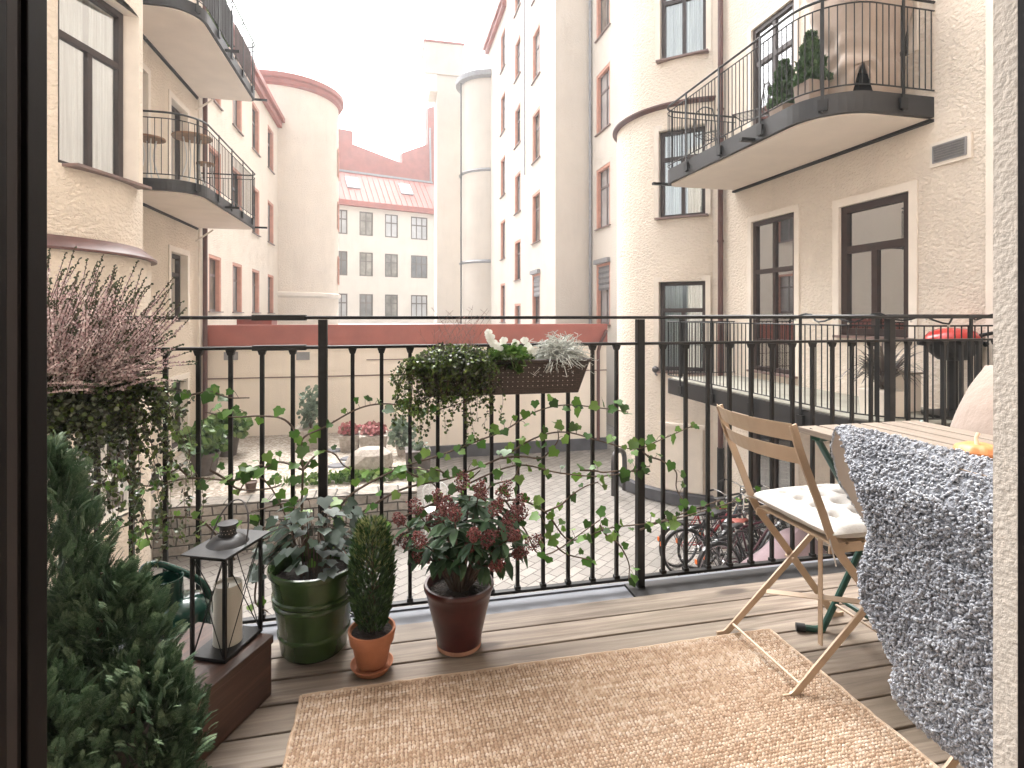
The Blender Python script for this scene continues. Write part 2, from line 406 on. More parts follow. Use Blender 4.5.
def window(parent, S, s0, s1, z0, z1, depth=.14, mat='brown_wood', cols=(.5,), rows=(), casing=None, sill=None, back='curtain',
           fw=.065, surround=None, pane='glass', name='window', proud=.07, so=.07):
    o = S(s0, z0, -depth); e = S(s1, z0, -depth)-o; W = e.length; ex = e.normalized(); ez = Vector((0, 0, 1)); H = z1-z0
    n = (S((s0+s1)/2, z0, 0)-S((s0+s1)/2, z0, -1)).normalized(); n = (n-ex*n.dot(ex)).normalized()
    f = MB(); B = lambda mb, a, b, c: mb.fbox(o, ex, n, ez, a, b, c)
    t = proud; g = .004
    B(f, (g, fw), (0, t), (g, H-g)); B(f, (W-fw, W-g), (0, t), (g, H-g))
    B(f, (fw, W-fw), (0, t), (g, fw)); B(f, (fw, W-fw), (0, t), (H-fw, H-g))
    ys = [fw]+[H*r for r in rows]+[H-fw]
    for r in rows: B(f, (fw, W-fw), (.004, t-.006), (H*r-fw*.5, H*r+fw*.5))
    for c in cols:
        if isinstance(c, tuple): c, k0, k1 = c
        else: k0, k1 = 0, len(ys)-1
        for i in range(k0, k1):
            a = ys[i]+(fw*.5 if i > 0 else 0); b = ys[i+1]-(fw*.5 if i < len(ys)-2 else 0)
            B(f, (W*c-fw*.45, W*c+fw*.45), (.008, t-.012), (a, b))
    if pane == 'pane_far': pane = RW.choice(['pane_far', 'pane_far', 'pane_light', 'pane_dark', 'pane_warm'])
    if pane == 'pane_warm': pane = RW.choice(['pane_warm', 'pane_warm', 'pane_dark', 'pane_far'])
    win = f.build(name, M[mat], parent)
    B(MB(), (fw*.6, W-fw*.6), (.02, .028), (fw*.6, H-fw*.6)).build('pane', M[pane], win)
    if pane.startswith('glass'):
        B(MB(), (-.02, W+.02), (-.24, -.22), (-.02, H+.02)).build('dark_backing', M['room_dark'], win)  # dark sheet stands in for the unlit room behind the glass
        if back == 'curtain':
            m = MB(); k = 28; vs = []
            for sgn, (u0, u1) in ((0, (fw, W*.47)), (1, (W*.56, W-fw))):
                vs = []
                for i in range(k+1):
                    u = u0+(u1-u0)*i/k; dd = -.03+.02*math.sin(i*1.9+sgn)+.010*math.sin(i*4.1)
                    vs += [o+ex*u+n*dd+ez*.02, o+ex*u+n*dd+ez*(H-.02)]
                m.add(vs, [(2*i, 2*i+2, 2*i+3, 2*i+1) for i in range(k)])
            m.build('curtain', M['curtain'], win, smooth=True)
    if casing:
        c = MB(); d0 = t+.001
        B(c, (g, .1), (d0, depth-.012), (g, H-g)); B(c, (W-.1, W-g), (d0, depth-.012), (g, H-g)); B(c, (.1, W-.1), (d0, depth-.012), (H-.1, H-g))
        c.build('casing', M[casing], win)
    if sill: B(MB(), (-.06, W+.06), (t+.002, depth+so), (-.035, 0)).build('sill', M[sill], win)
    if surround:
        q = MB(); a = surround; d0, d1 = depth+.003, depth+.022
        B(q, (-a, -.002), (d0, d1), (-.0, H+a)); B(q, (W+.002, W+a), (d0, d1), (0, H+a)); B(q, (-.002, W+.002), (d0, d1), (H+.002, H+a))
        q.build('surround', M['plaster'], win)
    return win

def round_plan(y0, y1, xw, xf, r0, r1):
    """plan of a balcony on a wall x = xw, front at x = xf, from y0 to y1, corner radii r0 (near), r1 (far): the outer edge from near wall to far wall"""
    s = 1 if xf < xw else -1; pts = [(xw, y0)]
    for cx, cy, r, a0, a1 in ((xf+s*r0, y0+r0, r0, -90, -180), (xf+s*r1, y1-r1, r1, 180, 90)):
        for i in range(13):
            a = R(a0+(a1-a0)*i/12); pts.append((cx+s*r*math.cos(a), cy+r*math.sin(a)))
    pts.append((xw, y1)); return pts
def walk(pts, step):
    """points every 'step' along a plan line, with tangents"""
    out = []; d = step*.5; acc = 0
    for a, b in zip(pts, pts[1:]):
        a = Vector(a); b = Vector(b); l = (b-a).length
        while d <= acc+l and l > 0:
            out.append((a+(b-a)*((d-acc)/l), (b-a)/l)); d += step
        acc += l
    return out
def balcony(parent, y0, y1, xw, xf, z_under, z_floor, r0, r1, bar_step=.105, post_step=.92, bar_mat='black_iron', bar_r=.007, floor='balcony_floor', H=1.1):
    pl = round_plan(y0, y1, xw, xf, r0, r1)
    slab = MB().prism(pl, z_under+.02, z_floor-.004).build('balcony', M['dark_fascia'], parent)
    inn = round_plan(y0+.06, y1-.06, xw, xf+.06*(1 if xf < xw else -1), max(.05, r0-.06), max(.05, r1-.06))
    MB().prism(inn, z_under, z_under+.0198).build('soffit', M['soffit'], slab)
    MB().prism(inn, z_floor-.0038, z_floor+.012).build('floor', M[floor], slab)
    sg = 1 if xf < xw else -1
    MB().box(min(xw-sg*.06, xw), max(xw-sg*.06, xw), y0, y1, z_under-.035, z_under-.001).build('wall_angle', M['black_iron'], slab)
    rail = MB(); pts3 = lambda z: [(x, y, z) for x, y in pl]
    rail.tube(pts3(z_floor+H), .017, 6); rail.tube(pts3(z_floor+H-.1), .009, 6); rail.tube(pts3(z_floor+.07), .009, 6)
    rail.build('handrail', M[bar_mat], slab, True)
    bars = MB()
    for p, t in walk(pl, bar_step): bars.tube([(p.x, p.y, z_floor+.07), (p.x, p.y, z_floor+H-.1)], bar_r, 5, cap=False)
    bars.build('balusters', M[bar_mat], slab, True)
    for p, t in walk(pl, post_step):
        n = Vector((t.y, -t.x)) if sg < 0 else Vector((t.y, -t.x))
        out = Vector((-t.y, t.x));  out = out if out.dot(Vector((p.x-xw, p.y-(y0+y1)/2))) > 0 else -out
        q = p+out*.022; T = Vector((t.x, t.y, 0))
        m = MB().bar((q.x, q.y, z_under+.05), (q.x, q.y, z_floor+H), .035, .014, T)
        m.bar((q.x, q.y, z_under+.07), (q.x, q.y, z_under+.2), .1, .03, T)
        m.build('post', M[bar_mat], slab)
    return slab
M['dark_fascia'] = mottled('dark_fascia', (.012, .0115, .0125), .2, 6, .5)

# ------------------------------------------------------------------ ground
G = -2.7; TER = -1.9
tag(MB().box(-60, 70, 2.0, 400, G-.3, G).build('ground', M['paving']), kind='structure')
ter = tag(MB().box(-5.3, .45, 9.95, 14.8, G, TER).build('terrace', M['gravel']), kind='structure')

# ------------------------------------------------------------------ right-hand building
XR = 6.2
rb = thing('apartment_building', 'cream stucco apartment building on the right with rounded bay and two dark curved balconies', 'building', (XR, 9, G))
SR = Flat((XR, 0, 0), (0, 1, 0), (-1, 0, 0))
opR = [(7.46, 8.51, .16, 2.74), (5.51, 6.58, .83, 2.63), (7.46, 8.51, 3.65, 6.1), (7.46, 8.51, G+.02, -.8), (1.2, 2.3, .83, 2.63), (5.51, 6.58, G+.02, -.8), (5.51, 6.58, 4.3, 6.1), (7.46, 8.51, 7.2, 9.4)]
facade('wall', SR, -1.5, 9.72, G, 24, opR, M['stucco_cream'], rb)
window(rb, SR, *opR[0], depth=.09, pane='glass_bright', cols=(.5,), rows=(.2, .66), surround=.10, sill='sill', fw=.075)
window(rb, SR, *opR[1], depth=.09, pane='glass_bright', cols=((.5, 0, 1),), rows=(.66,), surround=.11, sill='sill', fw=.1)
window(rb, SR, *opR[2], depth=.09, pane='glass_bright', cols=(.5,), rows=(.22, .74), surround=.10, fw=.08)
window(rb, SR, *opR[3], depth=.09, pane='glass_bright', cols=(.5,), rows=(.3,), surround=.10, fw=.09)
for q in opR[4:]: window(rb, SR, *q, rows=(.7,), surround=.12)
CB = (6.9, 11.4); RB = 1.83
SB = Round(CB, RB)
def arc(deg): return RB*R(deg)
aw = 180+math.degrees(math.atan2(.75, .66)); hw = .52
opB = [(arc(aw)-hw, arc(aw)+hw, z0, z1) for z0, z1 in ((-.02, 1.8), (3.1, 4.9))]
facade('bay_wall', SB, arc(130), arc(262), G, 5.38, opB, M['stucco_cream'], rb)
SB2 = Round(CB, RB-.09); arc2 = lambda d: (RB-.09)*R(d)
opB2 = [(arc2(aw)-hw, arc2(aw)+hw, z0, z1) for z0, z1 in ((6.35, 8.2), (9.8, 11.7))]
facade('bay_wall', SB2, arc2(130), arc2(262), 5.38, 24, opB2, M['stucco_cream'], rb)
for i, q in enumerate(opB): window(rb, SB, *q, cols=((.5, 0, 1),) if i else ((.5, 0, 1),), rows=(.68,), surround=.1, sill='sill', depth=.2, fw=.08, so=.14)
for q in opB2: window(rb, SB2, *q, cols=((.5, 0, 1),), rows=(.68,), surround=.1, sill='sill', depth=.2, fw=.08, so=.14)
MB().lathe([(RB-.1, 5.30), (RB+.04, 5.33), (RB+.10, 5.37), (RB+.10, 5.40), (RB-.1, 5.46)], (*CB, 0), 30, a0=R(128), a1=R(250)).build('ledge', M['brown_pipe'], rb, True)
MB().lathe([(RB+.02, G), (RB+.09, G+.02), (RB+.09, G+.24), (RB+.0, G+.27)], (*CB, 0), 36, a0=R(125), a1=R(262)).build('plinth', M['dark_plinth'], rb, True)
# blind niche at the foot of the bay
nz0, nz1 = G+.3, -1.12; q = MB()
SN = Round(CB, RB)
for a, b, c, d, o in ((218, 240, nz0, nz1, .035), (216.5, 218, nz0, nz1, .07), (240, 241.5, nz0, nz1, .07), (215.5, 242.5, nz1, nz1+.07, .11)):
    k = 8
    for i in range(k):
        a0, a1 = a+(b-a)*i/k, a+(b-a)*(i+1)/k
        q.hexa([SN(arc(a0), c, -.02), SN(arc(a1), c, -.02), SN(arc(a1), c, o), SN(arc(a0), c, o), SN(arc(a0), d, -.02), SN(arc(a1), d, -.02), SN(arc(a1), d, o), SN(arc(a0), d, o)])
q.build('blind_niche', M['plaster'], rb)
dp = MB().tube([(XR-.08, 9.33, -1.4), (XR-.08, 9.33, 24)], .05, 10)
for z in (0.6, 2.5, 5, 8): dp.lathe([(.06, z), (.066, z+.02), (.06, z+.04)], (XR-.08, 9.33, 0), 10)
dp = dp.build('drainpipe', M['brown_pipe'], rb, True)
MB().tube([(XR-.08, 9.33, G), (XR-.08, 9.33, -1.4)], .062, 10).build('cast_iron_foot', M['black_iron'], dp, True)
MB().box(XR-.045, XR+.02, 4.5, 4.6, -1, 9).build('casing_strip', M['plaster'], rb)
vt = MB().box(XR-.03, XR+.01, 4.76, 5.23, 2.83, 3.11).build('vent_surround', M['plaster'], rb)
v = MB()
v.box(XR-.045, XR-.031, 4.8, 4.82, 2.87, 3.07).box(XR-.045, XR-.031, 5.17, 5.19, 2.87, 3.07).box(XR-.045, XR-.031, 4.82, 5.17, 2.87, 2.885).box(XR-.045, XR-.031, 4.82, 5.17, 3.055, 3.07)
for i in range(6): v.bar((XR-.038, 4.82, 2.9+i*.029), (XR-.038, 5.17, 2.9+i*.029), .03, .004, (.7, 0, -.7))
v.build('grille', M['grey_metal'], vt)
b1 = balcony(rb, 5.2, 9.0, XR, 4.75, 3.4, 3.66, .65, .25, .085)
b2 = balcony(rb, 4.45, 9.0, XR, 4.75, -.27, 0.0, .7, .25, .085)
for y in (9.0, 6.5): MB().box(4.55, 4.95, y-.05, y+.02, 3.43, 3.47).build('bracket', M['black_iron'], b1)
lamp = thing('security_lamp', 'small dark security lamp fixed to the stucco bay', 'lamp', SB(arc(213), -.02, .06))
c = Vector(lamp.location)
MB().ball(c+Vector((-.03, -.05, .03)), .07, 10, 7).build('lamp_head', M['grey_iron'], lamp, True)
MB().tube([c+Vector((.06, .05, -.1)), c+Vector((0, -.0, -.08)), c+Vector((-.02, -.03, 0))], .018, 6).build('arm', M['grey_metal'], lamp, True)
hb = MB().tube(spline([(4.62, 10.9, G), (4.62, 10.9, G+.7), (4.70, 10.98, G+.88), (4.85, 11.1, G+.9), (4.98, 11.2, G+.8), (5.0, 11.2, G+.6), (5.0, 11.2, G)], 5), .055, 10).build('bollard', M['grey_iron'], None, True)
tag(hb, 'dark hooped metal bollard at the foot of the rounded stucco bay', 'bollard')

# ------------------------------------------------------------------ tall pale building further back on the right
tb = thing('apartment_building', 'tall pale plaster building with red window casings behind the rounded bay', 'building', (6.1, 20, G))
XA, XB = 6.1, 7.5
SFA = Flat((XA, 0, 0), (0, 1, 0), (-1, 0, 0)); SFB = Flat((XB, 0, 0), (0, 1, 0), (-1, 0, 0))
opA = []
for kk in range(-1, 6):
    opA.append((22.1, 23.4, 4.26+3.5*kk, 6.4+3.5*kk))
    if 6.4+3.5*kk < 17.5: opA.append((29.2, 30.5, 4.26+3.5*kk, 6.4+3.5*kk))
    if 6.17+3.3*kk < 20: opA.append((25.6, 26.9, 6.17+3.3*kk, 8.1+3.3*kk))
opA.append((25.6, 26.9, .3, 1.7))
facade('wall', SFA, 19.9, 29.0, G, 25, [o for o in opA if o[1] < 29], M['stucco_pale'], tb, .22, M['red_paint'])
facade('wall', SFA, 29.0, 34.5, G, 18, [o for o in opA if o[0] > 29], M['stucco_pale'], tb, .22, M['red_paint'])
for q in opA: window(tb, SFA, *q, depth=.2, mat='grey_frame', cols=(.5,), rows=(.68,), casing='red_paint', sill='sill', pane='pane_far', fw=.08)
MB().box(XA, XB+.5, 19.9, 19.92, G, 25).build('wall', M['stucco_pale'], tb)
MB().box(XA-.03, XA+.3, 28.99, 29.02, 18, 25).build('wall', M['stucco_pale'], tb)
opBB = [(18.0, 19.3, z, z+2.2) for z in (.8, 4.3, 7.8, 11.3)]
facade('wall', SFB, 11, 19.9, G, 25, opBB, M['stucco_pale'], tb, .2, M['red_paint'])
for i, q in enumerate(opBB):
    w = window(tb, SFB, *q, depth=.2, mat='grey_frame', cols=(.5,), rows=(.68,), casing='red_paint', sill='sill', pane='pane_far', fw=.08)
def blind(S, q, parent):
    m = MB()
    for i in range(9):
        z = q[3]-.12-i*.1; m.bar(S(q[0]+.05, z, -.05), S(q[1]-.05, z, -.05), .1, .012, (0, 0, 1) if i % 2 else (.5, 0, -.8))
    m.bar(S(q[0]+.0, q[3]+.08, .06), S(q[1]-.0, q[3]+.08, .06), .16, .14, (0, 0, 1))
    m.build('roller_blind', M['grey_metal'], parent)
blind(SFB, opBB[0], tb); blind(SFA, [o for o in opA if o[0] == 22.1][0], tb)
MB().tube([(XB-.08, 19.75, G), (XB-.08, 19.75, 25)], .06, 8).build('drainpipe', M['grey_metal'], tb, True)
ev = MB().box(XA-.35, XA+.6, 28.9, 34.6, 18, 18.35); ev.box(XA-.22, XA-.001, 28.9, 34.6, 17.75, 17.999)
ev.build('eaves', M['red_sheet'], tb)
MB().tube([(XA-.06, 24.6, 18.0), (XA-.06, 24.6, 7.6)], .03, 6).build('lightning_cable', M['grey_metal'], tb, True)
TC = (6.35, 35.5); TR = 1.88
tu = MB().lathe([(TR, G), (TR, 16.1)], (*TC, 0), 40).build('turret', M['stucco_pale'], tb, True)
MB().lathe([(TR+.02, 15.9), (TR+.3, 16.0), (TR+.34, 16.3), (TR*.5, 17.1), (.01, 17.6)], (*TC, 0), 40).build('cap', M['grey_metal'], tu, True)
for z in (4.5, 10.2): MB().lathe([(TR, z-.1), (TR+.12, z), (TR, z+.12)], (*TC, 0), 40).build('ledge', M['grey_metal'], tu, True)
MB().tube([(TC[0]-TR-.05, TC[1]-.55, G), (TC[0]-TR-.05, TC[1]-.55, 16)], .05, 6).build('drainpipe', M['grey_iron'], tu, True)

tw = thing('stair_tower', 'slim white plaster tower with an overhanging box top in front of the red wall', 'tower', (0, 0, 0))
p0 = onY(437, 300, 38); p1 = onY(463, 300, 38)
tw.location = ((p0.x+p1.x)/2, 38, G)
MB().box(p0.x, p1.x, 38, 40.5, G, 17.9).build('shaft', M['stucco_pale'], tw)
zt, zb = onY(444, 44, 38).z, onY(444, 75, 38).z
pl, pr_ = onY(424.5, 60, 38).x, onY(463, 60, 38).x+.02
MB().box(pl, pr_, 37.9, 40.6, zb, zt).build('tower_head', M['stucco_pale'], tw)
MB().hexa([(p0.x-.5, 37.95, zb-1.2), (p0.x, 37.95, zb-1.2), (p0.x, 40, zb-1.2), (p0.x-.5, 40, zb-1.2), (pl, 37.95, zb), (p0.x, 37.95, zb), (p0.x, 40, zb), (pl, 40, zb)]).build('corbel', M['plaster'], tw)
MB().box(pl-.06, pr_+.06, 37.84, 40.7, zt, zt+.14).build('coping', M['red_sheet'], tw)

# ------------------------------------------------------------------ white building at the far end
fb = thing('apartment_building', 'white four-window-wide house with red metal roof closing the far end of the courtyard', 'building', (-3, 50, G))
D = Vector((.949, .316, 0)); Nn = Vector((.316, -.949, 0))
P0 = Vector((-5.6, 47.97, 0)); SF = Flat(P0, D, Nn)
def s_at(px):                    # where a photo column meets that facade
    a, b = ray(px); den = D.x*b-D.y*a; return (P0.y*a-P0.x*b)/den
opF = []
for x0, x1 in ((335.5, 347.5), (359.5, 373), (385, 398), (411, 427.5)):
    for zz in (8.05, 4.55, .95): opF.append((s_at(x0), s_at(x1), zz, zz+2.05))
sE = s_at(437.5)
facade('wall', SF, 0, sE+2, G, 10.6, opF, M['stucco_pale'], fb, .1)
for q in opF: window(fb, SF, *q, depth=.1, mat='far_frame', cols=(.34, .67) if q[0] > s_at(405) else (.5,), rows=(.62,), pane='pane_warm', fw=.11, proud=.06)
Pq = lambda s, z, o: SF(s, z, o)
def quadbox(s0, s1, zo, z1o, thick=.1): pass
rf = MB().hexa([Pq(-1, 10.9, .45), Pq(sE+.4, 10.9, .45), Pq(sE+.4, 10.9, -3.2), Pq(-1, 10.9, -3.2), Pq(-1, 13.9, -2.2), Pq(sE+.4, 13.9, -2.2), Pq(sE+.4, 13.9, -3.2), Pq(-1, 13.9, -3.2)])
for i in range(22):
    s = -.6+i*.5
    if s < sE: rf.bar(Pq(s, 10.92, .47), Pq(s, 13.92, -2.18), .03, .05, D)
rf = rf.build('roof', M['red_roof'] if 'red_roof' in M else M['red_sheet'], fb)
MB().fbox(Pq(0, 0, 0), D, Nn, (0, 0, 1), (-1, sE+.4), (0, .5), (10.45, 10.898)).build('cornice', M['red_sheet'], rf)
MB().fbox(Pq(0, 0, 0), D, Nn, (0, 0, 1), (-1, sE+.4), (-2.4, -2.1), (13.88, 14.05)).build('ridge_flashing', M['grey_metal'], rf)
def skylight(px, w):
    s = s_at(px); f = .42; e = (Pq(0, 13.9, -2.2)-Pq(0, 10.9, .45)); l = e.length; e = e.normalized(); nn = D.cross(e).normalized()
    nn = nn if nn.z > 0 else -nn; o = Pq(s-w/2, 10.9, .45)+e*l*f
    sk = MB().fbox(o, D, nn, e, (0, w), (-.05, .1), (0, 1.5)).build('skylight', M['grey_metal'], fb)
    MB().fbox(o, D, nn, e, (.07, w-.07), (.1, .112), (.07, 1.43)).build('pane', M['sky_glass'], sk)
M['sky_glass'] = mottled('sky_glass', (.55, .57, .58), .08, 2, .08, spec=.8)
skylight(356, 1.15); skylight(410, 1.15)
gw = thing('firewall', 'stepped red sheet-metal firewall rising behind the far red roof', 'wall', tuple(Pq(3, G, -3.6)))
sx = lambda px: s_at(px)
prof = [(337, 128), (352.5, 131), (352.5, 144), (402, 163), (402, 153), (428, 144), (428, 108), (438, 105)]
def zat(px, py, off):            # height seen at a pixel on the plane 'off' behind the facade
    P1 = SF(0, 0, off); a, b = ray(px); den = D.x*b-D.y*a; s = (P1.y*a-P1.x*b)/den; d = (P1.y+D.y*s)/b if abs(b) > .1 else 1
    return s, EYE+(HORIZON-py)/FPX*d
q = MB()
for (xa, ya), (xb, yb) in zip(prof, prof[1:]):
    if abs(xa-xb) < 1: continue
    s0, za = zat(xa, ya, -3.4); s1, zb_ = zat(xb, yb, -3.4)
    if s0 < zat(340, 128, -3.4)[0]: s0 -= 2
    q.hexa([Pq(s0, 8, -3.4), Pq(s1, 8, -3.4), Pq(s1, 8, -4.2), Pq(s0, 8, -4.2), Pq(s0, za, -3.4), Pq(s1, zb_, -3.4), Pq(s1, zb_, -4.2), Pq(s0, za, -4.2)])
q.build('cladding', M['red_sheet'], gw)
s0, za = zat(430, 130, -3.2)
MB().tube([Pq(s0, 10.5, -2.9), Pq(s0, za+.2, -3.2)], .09, 8).build('drainpipe', M['grey_metal'], gw, True)

# ------------------------------------------------------------------ left-hand building
K = .9; zs = lambda z: 1.1+(z-1.1)*K
XL, XLF = -4.95*K, -5.6
Y_END = 14.82
lb = thing('apartment_building', 'cream stucco apartment building on the left with two balconies and a round corner turret', 'building', (XL, 14, G))
SL = Flat((XL, 0, 0), (0, 1, 0), (1, 0, 0)); SLF = Flat((XLF, 0, 0), (0, 1, 0), (1, 0, 0))
opL = []
for z0, z1 in ((zs(3.66), zs(6.15)), (zs(7.0), zs(9.4)), (zs(.95), zs(2.6)), (zs(-2.1), zs(-.45))):
    opL.append((14.1*K, 15.15*K, z0, z1))
    if z0 > 3: opL.append((12.1*K, 12.85*K, z0, z1))
facade('wall', SL, 6.0, Y_END, G, 13, opL, M['stucco_warm'], lb, .2)
for q in opL: window(lb, SL, *q, depth=.2, mat='brown_wood', cols=(.5,), rows=(.25, .74) if q[2] > 3 else (.7,), surround=.12, back='curtain' if q[2] > 0 else 'none', pane='glass', fw=.085)
MB().box(XLF-.1, XL, Y_END, Y_END+.02, G, 13).build('wall', M['stucco_warm'], lb)
opLF = [(y-.65, y+.65, z0, z1) for y in (19.7, 22.4, 25.3, 28.3) for z0, z1 in ((1.25, 3.07), (4.6, 6.57), (8.1, 10.1))]
facade('wall', SLF, Y_END, 31.0, G, 10.9, opLF, M['stucco_cream'], lb, .24, M['red_paint'])
for q in opLF: window(lb, SLF, *q, depth=.22, mat='grey_frame', cols=(.5,), rows=(.66,), casing='red_paint', sill='sill', pane='pane_far', fw=.08)
ev = MB().box(XLF-.6, XLF+.34, 14.9, 31, 11.0, 11.22); ev.box(XLF, XLF+.2, 14.9, 31, 10.72, 10.998); ev.box(XLF-.6, XLF+.25, 14.9, 31, 11.222, 11.35)
ev.build('eaves', M['red_sheet'], lb)
UC = (-5.9, 33.0); UR = 3.0
ut = MB().lathe([(UR, G), (UR, 13.2)], (*UC, 0), 64).build('turret', M['stucco_cream'], lb, True)
MB().lathe([(UR, 12.9), (UR+.16, 13.0), (UR+.16, 13.2), (UR+.3, 13.25), (UR+.3, 13.5), (UR*.5, 14.0), (.01, 14.4)], (*UC, 0), 64).build('cap', M['red_sheet'], ut, True)
MB().lathe([(UR, 2.05), (UR+.12, 2.15), (UR+.14, 2.3), (UR, 2.36)], (*UC, 0), 64).build('ledge', M['plaster'], ut, True)
SU = Round(UC, UR)
for z in (2.9, 6.0, 9.0):
    a = UR*R(2); window(ut, SU, a-.5, a+.5, z, z+1.6, depth=-.02, mat='red_paint', cols=(.5,), rows=(.6,), pane='pane_far', proud=.05)
MB().tube([(XL+.08, 14.62, G), (XL+.08, 14.62, 13)], .055, 10).build('drainpipe', M['brown_pipe'], lb, True)
MB().tube([(XL+.06, 14.25, G+.6), (XL+.06, 14.25, 13)], .03, 8).build('drainpipe', M['plaster'], lb, True)
# round bay
LC = (-5.6*K, 9.4*K); LR = 1.79*K; SLB = Round(LC, LR)
wa = LR*math.atan2(-.275, .96); opLB = [(wa-.66, wa+.66, zs(3.10), zs(5.75)), (wa-.59, wa+.59, zs(6.9), zs(9))]
facade('bay_wall', SLB, LR*R(-85), LR*R(75), zs(2.05), 13, opLB, M['stucco_warm'], lb, .24)
for q in opLB: window(lb, SLB, *q, depth=.24, mat='brown_wood', cols=((.5, 0, 1),), rows=(.68,), sill='sill', fw=.085, pane='glass_soft', so=.2)
SLC = Round(LC, LR+.1); ql = ((LR+.1)*R(-18)-.5, (LR+.1)*R(-18)+.5, -1.5, -.2)
facade('bay_wall', SLC, (LR+.1)*R(-85), (LR+.1)*R(75), G, zs(1.98), [ql], M['stucco_warm'], lb)
window(lb, SLC, *ql, mat='white_wood', depth=.14)
MB().lathe([(LR-.05, zs(2.16)), (LR+.01, zs(2.155)), (LR+.18, zs(1.99)), (LR+.18, zs(1.96)), (LR-.05, zs(1.96))], (*LC, 0), 40, a0=R(-85), a1=R(75)).build('ledge', M['brown_pipe'], lb, True)
lbal = balcony(lb, 11.3*K, 15.9*K, XL, -3.5*K, zs(3.4), zs(3.64), .55, .2, .10, .86, bar_r=.006)
ubal = balcony(lb, 11.3*K, 15.9*K, XL, -3.5*K, zs(6.82), zs(7.06), .55, .2, .10, .86, bar_r=.006)
M['screen_dark'] = mottled('screen_dark', (.05, .045, .05), .2, 20, .8)
M['screen_brown'] = mottled('screen_brown', (.16, .10, .095), .2, 12, .8)
pl = round_plan(11.36*K, 15.84*K, XL, -3.56*K, .5, .2)
m = MB(); fine = [p for p, t in walk(pl, .05)]
for a, b in zip(fine, fine[1:]):
    if a.y < 13.9*K: m.add([(a.x, a.y, zs(7.22)), (b.x, b.y, zs(7.22)), (b.x, b.y, zs(8.1)), (a.x, a.y, zs(8.1))], [(0, 1, 2, 3)])
m.build('privacy_screen', M['screen_dark'], ubal)
m = MB()
for a, b in zip(fine, fine[1:]):
    if 13.98*K < a.y < 15.5*K and a.x > -3.8*K: m.add([(a.x, a.y, zs(7.22)), (b.x, b.y, zs(7.22)), (b.x, b.y, zs(8.0)), (a.x, a.y, zs(8.0))], [(0, 1, 2, 3)])
m.build('privacy_screen', M['screen_brown'], ubal)
for bal, z in ((lbal, zs(3.4)), (ubal, zs(6.82))):
    MB().bar((XL, 14.2, z-.32), (XL+.38, 14.2, z-.04), .04, .03).build('bracket', M['plaster'], bal)
    MB().box(-3.75*K, -3.22*K, 13.02*K, 13.08*K, z+.04, z+.08).build('bracket', M['black_iron'], bal)
    MB().box(-3.75*K, -3.22*K, 15.8*K, 15.86*K, z+.04, z+.08).build('bracket', M['black_iron'], bal)

# ------------------------------------------------------------------ low annex with its red parapet across the courtyard
an = thing('courtyard_wall', 'low cream stucco wall with a broad red metal cap across the courtyard', 'wall', (1, 14.8, G))
xw0, xw1 = -4.44, 6.05
facade('wall', Flat((0, 14.8, 0), (1, 0, 0), (0, -1, 0)), xw0, xw1, G, .34, [], M['stucco_fine'], an)
MB().box(-5.6, xw1, 14.86, 40, .55, .6).build('roof', M['grey_metal'], an)
MB().box(xw0+.04, xw1, 14.72, 15.05, .36, .875).build('red_cap', M['red_sheet'], an)
MB().box(xw0+.04, xw1, 14.7, 14.798, .325, .358).build('drip_edge', M['sill'], an)
MB().box(.75, xw1, 14.74, 14.798, G, G+.33).build('plinth', M['dark_plinth'], an)
MB().box(xw0, xw1, 14.78, 14.798, -.46, -.43).box(-.6, 2.2, 14.775, 14.797, -.05, -.03).build('string_course', M['sill'], an)
for px in (231, 303): 
    p = onY(px, 356, 14.79); MB().box(p.x-.16, p.x+.16, 14.77, 14.798, p.z-.1, p.z+.1).build('vent', M['grey_metal'], an)
MB().tube([(5.75, 14.66, G+.3), (5.75, 14.66, .1), (5.82, 14.66, .35), (6.0, 14.66, .7)], .05, 8).build('downpipe', M['brown_pipe'], an, True)
p = onY(257, 318, 15.6)
hx = thing('roof_hatch', 'small red hatch with a pale lid on the annex roof', 'hatch', (p.x, 15.6, .6))
MB().box(p.x-.42, p.x+.42, 15.3, 16, .6, 1.02).build('box', M['red_sheet'], hx)
MB().box(p.x-.55, p.x+.55, 15.2, 16.1, 1.022, 1.11).build('lid', M['stucco_pale'], hx)

rw = tag(MB().box(-3.6, .45, 9.55, 9.949, G, TER+.01).build('retaining_wall', M['fieldstone']), 'rough grey fieldstone retaining wall below the gravel terrace', 'wall')
cp = thing('parapet', 'low cream stucco parapet with lilac coping beside the left bay', 'wall', (-4.3, 9.4, G))
MB().box(-5.2, -3.61, 9.1, 9.94, G, -1.62).build('wall', M['stucco_fine'], cp)
M['lilac'] = mottled('lilac', (.42, .36, .37), .08, 3, .7)
MB().hexa([(-5.3, 9.0, -1.42), (-3.55, 9.0, -1.615), (-3.55, 9.97, -1.615), (-5.3, 9.97, -1.42), (-5.3, 9.0, -1.3), (-3.55, 9.0, -1.5), (-3.55, 9.97, -1.5), (-5.3, 9.97, -1.3)]).build('coping', M['lilac'], cp)

